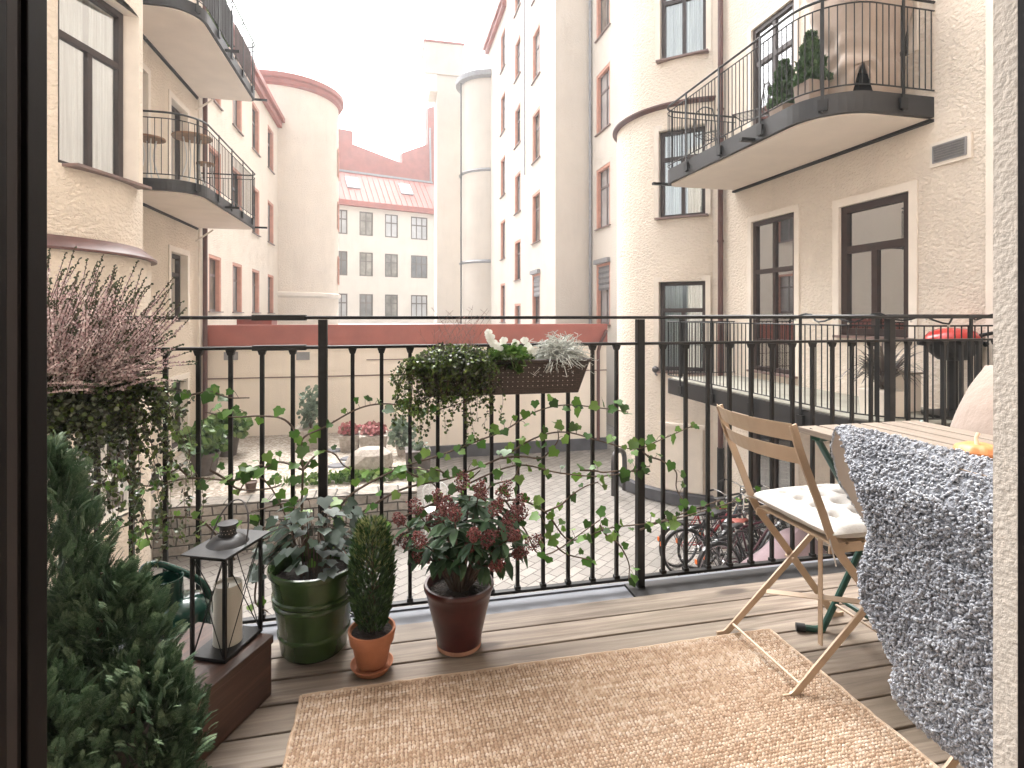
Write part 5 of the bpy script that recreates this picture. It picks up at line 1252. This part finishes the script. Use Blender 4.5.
# ------------------------------------------------------------------ bicycles and covered scooter
M['tyre'] = mottled('tyre', (.018, .018, .018), .2, 30, .8); M['chrome'] = mottled('chrome', (.5, .5, .5), .1, 20, .25, metal=1)
M['bike_red'] = mottled('bike_red', (.33, .02, .022), .1, 20, .3, coat=.5); M['bike_black'] = mottled('bike_black', (.02, .02, .022), .2, 20, .3, coat=.5); M['bike_wine'] = mottled('bike_wine', (.10, .03, .045), .1, 20, .3, coat=.5); M['bike_blue'] = mottled('bike_blue', (.06, .10, .12), .1, 20, .3, coat=.5)
M['saddle'] = mottled('saddle', (.025, .022, .022), .2, 30, .6); M['saddle_red'] = mottled('saddle_red', (.22, .05, .035), .2, 30, .6); M['reflector'] = mottled('reflector', (.75, .16, .02), .1, 30, .3)
def bike(label, frame, loc, rz, saddle='saddle', guard='bike_black'):
    t = thing('bicycle', label, 'bicycle', (0, 0, 0), 'bicycles parked under the neighbouring balcony'); fm = M[frame]
    for x in (-.52, .53):
        w = MB(); w.tube([(x+.325*math.cos(a), 0, .345+.325*math.sin(a)) for a in [2*math.pi*i/36 for i in range(36)]], .019, 8, closed=True); wh = w.build('wheel', M['tyre'], t, True)
        r = MB().tube([(x+.305*math.cos(a), 0, .345+.305*math.sin(a)) for a in [2*math.pi*i/36 for i in range(36)]], .009, 6, closed=True).tube([(x, -.04, .345), (x, .04, .345)], .018, 8)
        for i in range(18):
            a = 2*math.pi*i/18; r.tube([(x, .02*(-1)**i, .345), (x+.305*math.cos(a), 0, .345+.305*math.sin(a))], .0018, 3, cap=False)
        r.build('rim', M['chrome'], wh, True)
        g = MB(); a0, a1 = (.15, 2.9) if x < 0 else (.5, 2.6); k = 14
        for i in range(k):
            aa, ab = a0+(a1-a0)*i/k, a0+(a1-a0)*(i+1)/k; g.bar((x+.36*math.cos(aa), 0, .345+.36*math.sin(aa)), (x+.36*math.cos(ab), 0, .345+.36*math.sin(ab)), .05, .004, (0, 1, 0))
        g.build('mudguard', M[guard], t)
    f = MB(); hd, bb, st_, st2 = (.33, 0, .86), (-.05, 0, .32), (-.22, 0, .80), (-.25, 0, .88)
    f.tube([(.36, 0, .74), hd], .02, 8).tube([bb, (.355, 0, .76)], .018, 8).tube([st_, (.34, 0, .83)], .015, 8).tube([bb, st_], .016, 8)
    for s in (-.045, .045): f.tube([(-.52, s, .345), (-.05, s*.6, .32)], .009, 6).tube([(-.52, s, .345), (-.21, s*.4, .77)], .008, 6).tube([(.53, s, .345), (.47, s, .5), (.37, s*.4, .73)], .011, 6)
    f.build('frame', fm, t, True)
    MB().tube([st_, st2], .013, 8).tube([hd, (.315, 0, .98)], .012, 8).build('seat_post', M['chrome'], t, True)
    MB().tube(spline([(.16, -.29, 1.0), (.28, -.25, 1.03), (.35, -.10, 1.0), (.33, 0, .985), (.35, .10, 1.0), (.28, .25, 1.03), (.16, .29, 1.0)], 5), .011, 8).build('handlebar', M['chrome'], t, True)
    for s in (-1, 1): MB().tube([(.14, s*.292, .998), (.26, s*.262, 1.027)], .016, 8).build('grip', M['saddle'], t, True)
    sd_ = MB(); prof = [(-.13, .09, .0), (-.10, .105, .012), (0, .07, .01), (.08, .03, .012), (.14, .02, .0)]; vs = []
    for x, w_, h in prof: vs += [(-.25+x, -w_, .895+h), (-.25+x, 0, .915+h), (-.25+x, w_, .895+h), (-.25+x, 0, .86)]
    sd_.add(vs, [(i*4+a, i*4+(a+1) % 4, i*4+4+(a+1) % 4, i*4+4+a) for i in range(4) for a in range(4)]+[(3, 2, 1, 0), (16, 17, 18, 19)]); sd_.build('saddle', M[saddle], t, True)
    MB().lathe([(.01, -.004), (.09, -.004), (.09, .004), (.01, .004)], (0, 0, 0), 20).build('chainring', M['chrome'], t, True)
    t.children[-1].matrix_basis = Matrix.Translation((-.05, .05, .32)) @ Matrix.Rotation(R(90), 4, 'X')
    MB().tube([(-.05, .07, .32), (.05, .075, .18)], .009, 6).tube([(-.05, -.07, .32), (-.15, -.075, .46)], .009, 6).build('crank', M['chrome'], t, True)
    MB().box(-.02+.05, .08, .075, .15, .165, .185).build('pedal', M['rubber'], t); MB().box(-.19, -.11, -.15, -.075, .45, .47).build('pedal', M['rubber'], t)
    r = MB().tube([(-.30, -.06, .745), (-.78, -.06, .745)], .006, 6).tube([(-.30, .06, .745), (-.78, .06, .745)], .006, 6).tube([(-.78, -.06, .745), (-.78, .06, .745)], .006, 6).tube([(-.70, .06, .745), (-.52, .05, .35)], .006, 6).tube([(-.70, -.06, .745), (-.52, -.05, .35)], .006, 6); r.build('rack', M['bike_black'], t, True)
    MB().box(-.915+.03, -.875, -.02, .02, .45, .51).build('reflector', M['reflector'], t)
    MB().ball((.42, 0, .88), .045, 10, 6).build('headlight', M['chrome'], t, True)
    t.location = loc; t.rotation_euler = (R(rz[1]), 0, R(rz[0])); return t
bike('red bicycle farthest back in the parked bicycle cluster', 'bike_red', (4.78, 7.62, G), (4, 3)); bike('black bicycle with grey mudguards in front of the farthest red bicycle', 'bike_black', (4.72, 7.22, G), (-6, -4), guard='grey_iron'); bike('wine-red bicycle with a reddish brown saddle between the black bicycles', 'bike_wine', (5.08, 7.02, G), (10, 4), saddle='saddle_red')
bike('black bicycle nearest the lilac cover', 'bike_black', (4.92, 6.72, G), (3, -6)); bike('blue-grey bicycle leaning towards the drainpipe', 'bike_blue', (5.35, 8.0, G), (28, 5)); bike('dark wine bicycle squeezed beside the red one', 'bike_wine', (5.02, 7.42, G), (-3, 6))
bike('black bicycle nearest the house wall under the balcony', 'bike_black', (5.5, 7.25, G), (8, -5)); bike('grey-guarded dark bicycle deepest in the shade by the wall', 'bike_black', (5.62, 7.7, G), (-10, 4), guard='grey_iron')
M['tarp'] = cotton('tarp', (.34, .25, .27))
tc = thing('covered_scooter', 'parked scooter hidden under a dusty lilac fabric cover', 'scooter', (5.2, 6.5, G)); vs = []; nu, nv = 48, 22
for i in range(nv+1):
    t = i/nv
    for j in range(nu):
        a = 2*math.pi*j/nu; L = .95*(1-t)**.42+.02; Wd = .40*(1-t)**.5+.03; zt_ = .05+1.02*t*(.72+.28*1)
        fold = 1+.07*math.sin(a*7+2*t)*(1-t)+.05*math.sin(a*13+t*5)*(1-t); x = L*math.cos(a)*fold; y = Wd*math.sin(a)*fold
        top = .55+.38*(.5+.5*math.tanh((x-.0)*4)); vs.append((5.2+x, 6.55+y, G+.03+t**1.05*top+.02*noise.noise((x*4, y*4, t*3))))
fs = [(i*nu+j, i*nu+(j+1) % nu, (i+1)*nu+(j+1) % nu, (i+1)*nu+j) for i in range(nv) for j in range(nu)]+[tuple(nv*nu+j for j in range(nu))]
MB().add(vs, fs).build('cover', M['tarp'], tc, True)
MB().tube([(6.02, 6.58+.26*math.cos(a), G+.27+.25*math.sin(a)) for a in [2*math.pi*i/20 for i in range(20)]], .04, 6, closed=True).build('wheel', M['tyre'], tc, True)

# ------------------------------------------------------------------ courtyard pots on the gravel
def pot_plant(name, label, cat, c, r, h, mat, leafm, size, pr, n, square=False, shape=ROUND, plabel=None, pmat=None):
    t = thing('plant_pot', label, 'pot', tuple(c))
    if square: MB().hexa([(c.x-r*.85, c.y-r*.85, c.z+.002), (c.x+r*.85, c.y-r*.85, c.z+.002), (c.x+r*.85, c.y+r*.85, c.z+.002), (c.x-r*.85, c.y+r*.85, c.z+.002), (c.x-r, c.y-r, c.z+h), (c.x+r, c.y-r, c.z+h), (c.x+r, c.y+r, c.z+h), (c.x-r, c.y+r, c.z+h)]).build('pot', M[mat], t, bevel=.01)
    else: MB().lathe([(.001, .002), (r*.68, .002), (r*.92, h*.86), (r*.98, h*.87), (r, h), (r*.88, h), (r*.85, h*.88), (.001, h*.85)], c, 24).build('pot', M[mat], t, True)
    if leafm:
        p = thing(name, plabel, cat, (c.x, c.y, c.z+h)); cc, d = ellipsoid_pts(n, (c.x, c.y, c.z+h+pr[1]*.75), (pr[0], pr[0], pr[1]), .35); cc = cc[cc[:, 2] > c.z+h*.7]; d = d[:len(cc)]
        leaves('foliage', shape, np.random.randn(len(cc), 3)*.6+(cc-np.array([c.x, c.y, c.z+h])), cc, size, M[leafm], p)
        sm = MB()
        for i in range(10): q = cc[random.randrange(len(cc))]; sm.tube([(c.x, c.y, c.z+h*.85), tuple(q)], .006, 4)
        sm.build('stems', M['stem'], p)
    return t
Zt = TER
pot_plant('leafy_plant', 'dark round pot nearer the retaining wall on the gravel', 'plant', onZ(205, 474, Zt), .27, .42, 'dark_pot', 'plant_green', .13, (.42, .30), 420, plabel='broad green leafy plant in the nearer dark pot on the gravel')
pot_plant('leafy_plant', 'dark round pot standing behind the first one against the courtyard wall', 'plant', onZ(218, 459, Zt)+Vector((.1, .3, 0)), .26, .45, 'dark_pot', 'plant_green', .14, (.44, .26), 420, plabel='broad pale-edged leafy plant in the farther dark pot on the gravel')
pot_plant('heather_plant', 'square stone planter with pink heather, left one of the pair', 'plant', onZ(350, 450, Zt), .22, .36, 'stone', 'pink_flower', .09, (.2, .12), 260, True, plabel='pink heather in the left square stone planter')
pot_plant('heather_plant', 'square stone planter with pink heather, right one of the pair', 'plant', onZ(370, 451, Zt)+Vector((.08, 0, 0)), .3, .38, 'stone', 'pink_flower', .09, (.28, .13), 380, True, plabel='pink heather in the right square stone planter')
pot_plant('grey_shrub', 'pale concrete planter with a tall grey-green shrub by the courtyard wall', 'plant', onZ(311, 446, Zt), .36, .42, 'stone', 'plant_greygreen', .09, (.3, .55), 360, True, plabel='tall airy grey-green shrub in the pale concrete planter')
pot_plant('grey_shrub', 'grey tapered pot with a brown rim at the terrace edge', 'plant', onZ(421, 474, Zt)+Vector((-.06, 0, 0)), .24, .48, 'dark_pot', 'plant_greygreen', .08, (.2, .12), 60, True, plabel='sparse seedlings in the grey tapered pot')
pot_plant('grey_shrub', 'small pot of grey-green foliage beside the tapered pot', 'plant', onZ(402, 455, Zt), .14, .2, 'stone', 'plant_greygreen', .1, (.3, .34), 260, plabel='grey-green leafy bush near the end of the gravel')
c = onZ(251, 491, Zt+.012); pot_plant('', 'small empty brown pot on the edge of the retaining wall', '', c, .105, .16, 'brown_pot', None, 0, 0, 0)
st = MB(); c = onZ(371, 470, Zt); st.lathe([(.001, .0), (.42, .0), (.46, .15), (.40, .33), (.24, .43), (.001, .44)], c, 14, sx=1, sy=.7, wob=lambda a, z, i: 1+.16*noise.noise((math.cos(a)*1.5, math.sin(a)*1.5, z*4)))
tag(st.build('boulder', M['stone'], None), 'pale rough boulder on the gravel below the stone planters', 'boulder')
for k, (px, py, lb_) in enumerate(((333, 451, 'flat dark stepping stone nearest the courtyard wall'), (351, 459, 'flat dark stepping stone left of the boulder'), (339, 466, 'flat dark stepping stone below the other two on the gravel'))):
    c = onZ(px, py, Zt); tag(MB().lathe([(.001, .03), (.2, .03), (.23, .004), (.001, .003)], c, 14, sy=.8).build('stepping_stone', M['dark_plinth']), lb_, 'stepping stone', 'stepping stones on the gravel')
c = onZ(286, 487, Zt); lf, _ = ellipsoid_pts(900, (c.x+1.2, c.y+.1, Zt+.06), (1.5, .22, .10), .2); lf = lf[lf[:, 2] > Zt]
lv = leaves('border_plants', ROUND, np.random.randn(len(lf), 3)*.5+np.array([0, -.3, .8]), lf, .075, M['plant_green'], None); tag(lv, 'low leafy border plants along the top of the retaining wall', 'plants', kind='stuff')
# white metal chair below
M['white_metal'] = mottled('white_metal', (.6, .6, .6), .05, 8, .4)
c = onZ(420, 498, G); c = Vector((.78, 9.6, G))
gc = thing('garden_chair', 'pale metal garden chair beside the retaining wall', 'chair', tuple(c)); q = MB()
for sx in (-.2, .2):
    for sy in (-.2, .2): MB().tube([(c.x+sx, c.y+sy, G), (c.x+sx*.85, c.y+sy*.85, G+.44)], .012, 6).build('leg', M['white_metal'], gc, True)
MB().lathe([(.001, .44), (.2, .44), (.21, .452), (.2, .465), (.001, .46)], c, 24).build('seat', M['white_metal'], gc, True)
m = MB().tube(spline([(c.x-.19, c.y+.18, G+.45), (c.x-.2, c.y+.22, G+.75), (c.x, c.y+.25, G+.86), (c.x+.2, c.y+.22, G+.75), (c.x+.19, c.y+.18, G+.45)], 6), .014, 8)
for k in (-.1, 0, .1): m.tube([(c.x+k, c.y+.2, G+.45), (c.x+k, c.y+.245, G+.84)], .006, 6)
m.build('backrest', M['white_metal'], gc, True)

# ------------------------------------------------------------------ things on the neighbours' balconies
M['red_enamel'] = mottled('red_enamel', (.48, .035, .03), .06, 8, .25, coat=.5)
gx_, gy_ = 5.92, 4.76; gr = thing('barbecue_grill', 'red lidded black barbecue grill on the neighbouring balcony', 'barbecue', (gx_, gy_, .012))
MB().lathe([(.001, .60), (.15, .62), (.24, .70), (.285, .80), (.285, .83), (.001, .83)], (gx_, gy_, .012), 32, sy=.8).build('bowl', M['black_iron'], gr, True)
ld = MB().lathe([(.29, .832), (.285, .86), (.23, .92), (.14, .955), (.001, .965)], (gx_, gy_, .012), 36, sy=.8).build('lid', M['red_enamel'], gr, True)
MB().tube(spline([(gx_+.08, gy_-.22, .90), (gx_+.12, gy_-.30, .92), (gx_+.25, gy_-.20, .92), (gx_+.26, gy_-.1, .89)], 5), .018, 8).build('lid_handle', M['black_iron'], ld, True)
MB().tube([(gx_+.22, gy_-.16, .80), (gx_+.36, gy_-.22, .83)], .03, 8).build('side_handle', M['black_iron'], gr, True)
MB().tube([(gx_-.26, gy_, .8), (gx_-.40, gy_+.05, .82)], .03, 8).build('side_handle', M['black_iron'], gr, True)
MB().tube([(gx_, gy_, .06), (gx_, gy_, .62)], .05, 12).build('pedestal', M['black_iron'], gr, True)
MB().lathe([(.001, .02), (.27, .02), (.28, .05), (.1, .09), (.001, .1)], (gx_, gy_, .0), 28).build('foot', M['black_iron'], gr, True)
sx_, sy_ = 5.25, 4.98; sp = thing('spiky_plant', 'brownish strap-leaved plant in a pale pot behind the neighbouring railing', 'plant', (sx_, sy_, .012))
MB().hexa([(sx_-.15, sy_-.15, .014), (sx_+.15, sy_-.15, .014), (sx_+.15, sy_+.15, .014), (sx_-.15, sy_+.15, .014), (sx_-.17, sy_-.17, .3), (sx_+.17, sy_-.17, .3), (sx_+.17, sy_+.17, .3), (sx_-.17, sy_+.17, .3)]).build('pot', M['plaster'], sp, bevel=.01)
m = MB()
for i in range(120):
    a = random.random()*6.28; ln = random.uniform(.5, .95); rch = random.uniform(.2, .5); pts = []
    for k in range(7): t = k/6; pts.append(Vector((sx_+math.cos(a)*rch*t*(1+.3*t), sy_+math.sin(a)*rch*t, .28+ln*(1.25*t-.95*t*t*(1.15 if i % 2 else .7)))))
    u = Vector((-math.sin(a), math.cos(a), 0)); vs = []
    for k, p in enumerate(pts): w = .016*(1-(k/6)**2)+.001; vs += [p-u*w, p+u*w]
    m.add(vs, [(2*k, 2*k+1, 2*k+3, 2*k+2) for k in range(6)])
m.build('foliage', M['spiky'], sp, True)
bx = thing('planter_box', 'pale wooden box standing beside the spiky plant', 'box', (5.72, 5.25, .012)); MB().box(5.55, 5.9, 5.1, 5.4, .014, .44).build('panel', M['plaster'], bx, bevel=.01); MB().box(5.53, 5.92, 5.08, 5.42, .442, .46).build('lid', M['table_wood'], bx)
sl = thing('string_lights', 'dark cable of tiny bulbs wound round the neighbouring railing', 'lights', (4.9, 5.0, 1.1)); m = MB(); bl_ = MB()
pl = [p for p, t in walk(round_plan(4.45, 9.0, XR, 4.75, .7, .25), .06)]; pl = [p for p in pl if p.y < 5.9]
pts = [Vector((p.x+.02*math.sin(i*1.1), p.y+.02*math.cos(i*1.3), 1.075+.035*math.sin(i*.9)+.02*math.sin(i*.37))) for i, p in enumerate(pl)]
m.tube(pts, .010, 5).build('cable', M['black_iron'], sl, True)
for p in pts[::3]: MB().ball(p-Vector((0, 0, .02)), .012, 6, 4).build('bulb', M['wax'], sl, True)
cv = thing('covered_furniture', 'tall balcony furniture wrapped in a tied beige fabric cover on the upper balcony', 'cover', (5.74, 5.78, 3.672)); vs = []; nu, nv = 72, 40
M['beige_tarp'] = cotton('beige_tarp', (.37, .29, .235))
for i in range(nv+1):
    t = i/nv; z = 1.62*t
    rad = np.interp(t, [0, .1, .25, .36, .5, .75, 1], [.42, .47, .50, .44, .48, .60, .64])
    for j in range(nu):
        a = 2*math.pi*j/nu; f = 1+.05*math.sin(a*9+4*t)*np.exp(-((t-.36)/.22)**2)*1.6+.03*math.sin(a*5+t*9)+.05*noise.noise((math.cos(a)*2, math.sin(a)*2, t*7)); r = rad*f
        c4, s4 = math.cos(a), math.sin(a); sqr = (abs(c4)**3.2+abs(s4)**3.2)**(-1/3.2)
        zz = z+.42*math.exp(-((a-4.0)/.22)**2)*max(0, 1-t*4); r *= 1+.05*math.sin(t*34+2*math.sin(a*3))*math.exp(-((t-.3)/.16)**2)
        vs.append((5.74+r*.80*sqr*c4, 5.78+r*.80*sqr*s4, 3.69+zz+.012*noise.noise((c4*5, s4*5, z*9))))
fs = [(i*nu+j, i*nu+(j+1) % nu, (i+1)*nu+(j+1) % nu, (i+1)*nu+j) for i in range(nv) for j in range(nu)]+[tuple(nv*nu+j for j in range(nu))]
MB().add(vs, fs).build('fabric', M['beige_tarp'], cv, True)
MB().box(5.55, 5.9, 5.6, 5.95, 3.69, 4.05).build('dark_base', M['black_iron'], cv)
for k, (x, y, lb_, pl_) in enumerate(((5.33, 6.62, 'beige square pot farther from the fabric cover on the upper balcony', 'small bushy conifer in the farther beige pot on the upper balcony'), (5.13, 5.90, 'beige square pot beside the fabric cover on the upper balcony', 'small bushy conifer beside the fabric cover on the upper balcony'))):
    c = Vector((x, y, 3.674)); t = thing('plant_pot', lb_, 'pot', tuple(c))
    MB().hexa([(x-.12, y-.12, 3.676), (x+.12, y-.12, 3.676), (x+.12, y+.12, 3.676), (x-.12, y+.12, 3.676), (x-.14, y-.14, 4.0), (x+.14, y-.14, 4.0), (x+.14, y+.14, 4.0), (x-.14, y+.14, 4.0)]).build('pot', M['pillow'], t, bevel=.01)
    p = thing('small_conifer', pl_, 'plant', (x, y, 4.0)); n = 2600; z = np.random.rand(n)**.85*.62; r = .175*(1-z/.68)**.7*(.3+.75*np.random.rand(n))*(1+.25*np.sin(z*31)); a = np.random.rand(n)*6.28
    leaves('foliage', FAN if False else KITE, np.stack([np.cos(a)*.5, np.sin(a)*.5, np.ones(n)], 1)+np.random.randn(n, 3)*.3, np.stack([x+r*np.cos(a), y+r*np.sin(a), 3.98+z], 1), .06, M['conifer_fresh'], p); MB().tube([(x, y, 3.98), (x, y, 4.5)], .012, 6).build('trunk', M['stem'], p)
def wire_chair(label, x, y, z, rz):
    t = thing('wire_chair', label, 'chair', (0, 0, 0), 'wire chairs on the upper right balcony'); g = M['grey_iron']
    for sx in (-.18, .18):
        MB().tube(spline([(-.2, sx, 0), (-.2, sx, .45), (-.24, sx*.8, .8)], 4), .011, 6).build('leg', g, t, True); MB().tube([(.2, sx, 0), (.2, sx, .45)], .011, 6).build('leg', g, t, True)
    m = MB().tube([(-.2, -.18, .45), (.2, -.18, .45), (.2, .18, .45), (-.2, .18, .45)], .011, 6, closed=True)
    for k in range(5): m.tube([(-.2, -.12+.06*k, .45), (.2, -.12+.06*k, .45)], .005, 5)
    m.build('seat', g, t, True); m = MB().tube(spline([(-.24, -.145, .8), (-.26, 0, .86), (-.24, .145, .8)], 5), .011, 6)
    for k in range(4): m.tube([(-.2, -.09+.06*k, .45), (-.25, -.09+.06*k, .84)], .005, 5)
    m.build('backrest', g, t, True)

    t.location = (x, y, z); t.rotation_euler = (0, 0, rz)

wire_chair('thin dark wire chair at the far end of the upper right balcony', 5.25, 8.3, 3.674, .6); wire_chair('thin dark wire chair next to the conifer pots on the upper right balcony', 5.3, 7.3, 3.674, 2.2)
def bar_table(label, x, y, z, h, r):
    t = thing('round_table', label, 'table', (x, y, z), 'round tables on the lower left balcony')
    MB().lathe([(.001, h-.03), (r, h-.03), (r+.005, h-.015), (r, h), (.001, h)], (x, y, z), 28).build('tabletop', M['bar_wood'], t, True)
    for k in range(4):
        a = k*1.571+.6; MB().tube(spline([(x+r*.75*math.cos(a), y+r*.75*math.sin(a), z), (x+r*.28*math.cos(a), y+r*.28*math.sin(a), z+h*.55), (x+r*.45*math.cos(a), y+r*.45*math.sin(a), z+h-.03)], 5), .014, 6).build('leg', M['white_metal'], t, True)
bar_table('taller round wooden bar table with white legs on the lower left balcony', -3.95*K, 12.4*K, zs(3.655), 1.0, .33); bar_table('lower round wooden table near the bay on the lower left balcony', -4.55*K, 11.9*K, zs(3.655), .8, .25)
SX, SY, SZ = -4*K, 13.4*K, zs(3.655)
st = thing('bar_stool', 'wooden-topped bar stool behind the taller round table', 'stool', (SX, SY, SZ))
MB().lathe([(.001, .72), (.17, .72), (.17, .75), (.001, .75)], (SX, SY, SZ), 20).build('seat', M['bar_wood'], st, True)
for k in range(4): a = k*1.571+.3; MB().tube([(SX+.2*math.cos(a), SY+.2*math.sin(a), SZ), (SX+.1*math.cos(a), SY+.1*math.sin(a), SZ+.72)], .012, 6).build('leg', M['white_metal'], st, True)
# plants on the upper left balcony
for k, (y, lb_) in enumerate(((13.75*K, 'narrow green plant showing through the upper left balcony railing'),)):
    p = thing('balcony_plant', lb_, 'plant', (-3.85*K, y, zs(7.06)+.014)); cc, d = ellipsoid_pts(500, (-3.85*K, y, zs(7.8)), (.16, .16, .55), .3)
    leaves('foliage', KITE, d+np.array([0, 0, .8]), cc, .13, M['plant_green'], p); MB().lathe([(.001, .002), (.12, .002), (.16, .28), (.001, .28)], (-3.85*K, y, zs(7.06)+.015), 16).build('pot', M['dark_pot'], p, True)

# ------------------------------------------------------------------ air
def haze(dens):
    m = bpy.data.materials.new('haze'); m.use_nodes = True; nt = m.node_tree; nt.nodes.remove(nt.nodes['Principled BSDF'])
    v = nt.nodes.new('ShaderNodeVolumePrincipled'); v.inputs['Color'].default_value = (.95, .955, .96, 1); v.inputs['Density'].default_value = dens; v.inputs['Anisotropy'].default_value = .35
    nt.links.new(v.outputs[0], nt.nodes['Material Output'].inputs['Volume'])
    o = MB().box(-70, 80, -20, 410, G-1.3, 30).build('haze', m); tag(o, kind='stuff')
HAZE = 0.0026
if HAZE: haze(HAZE)
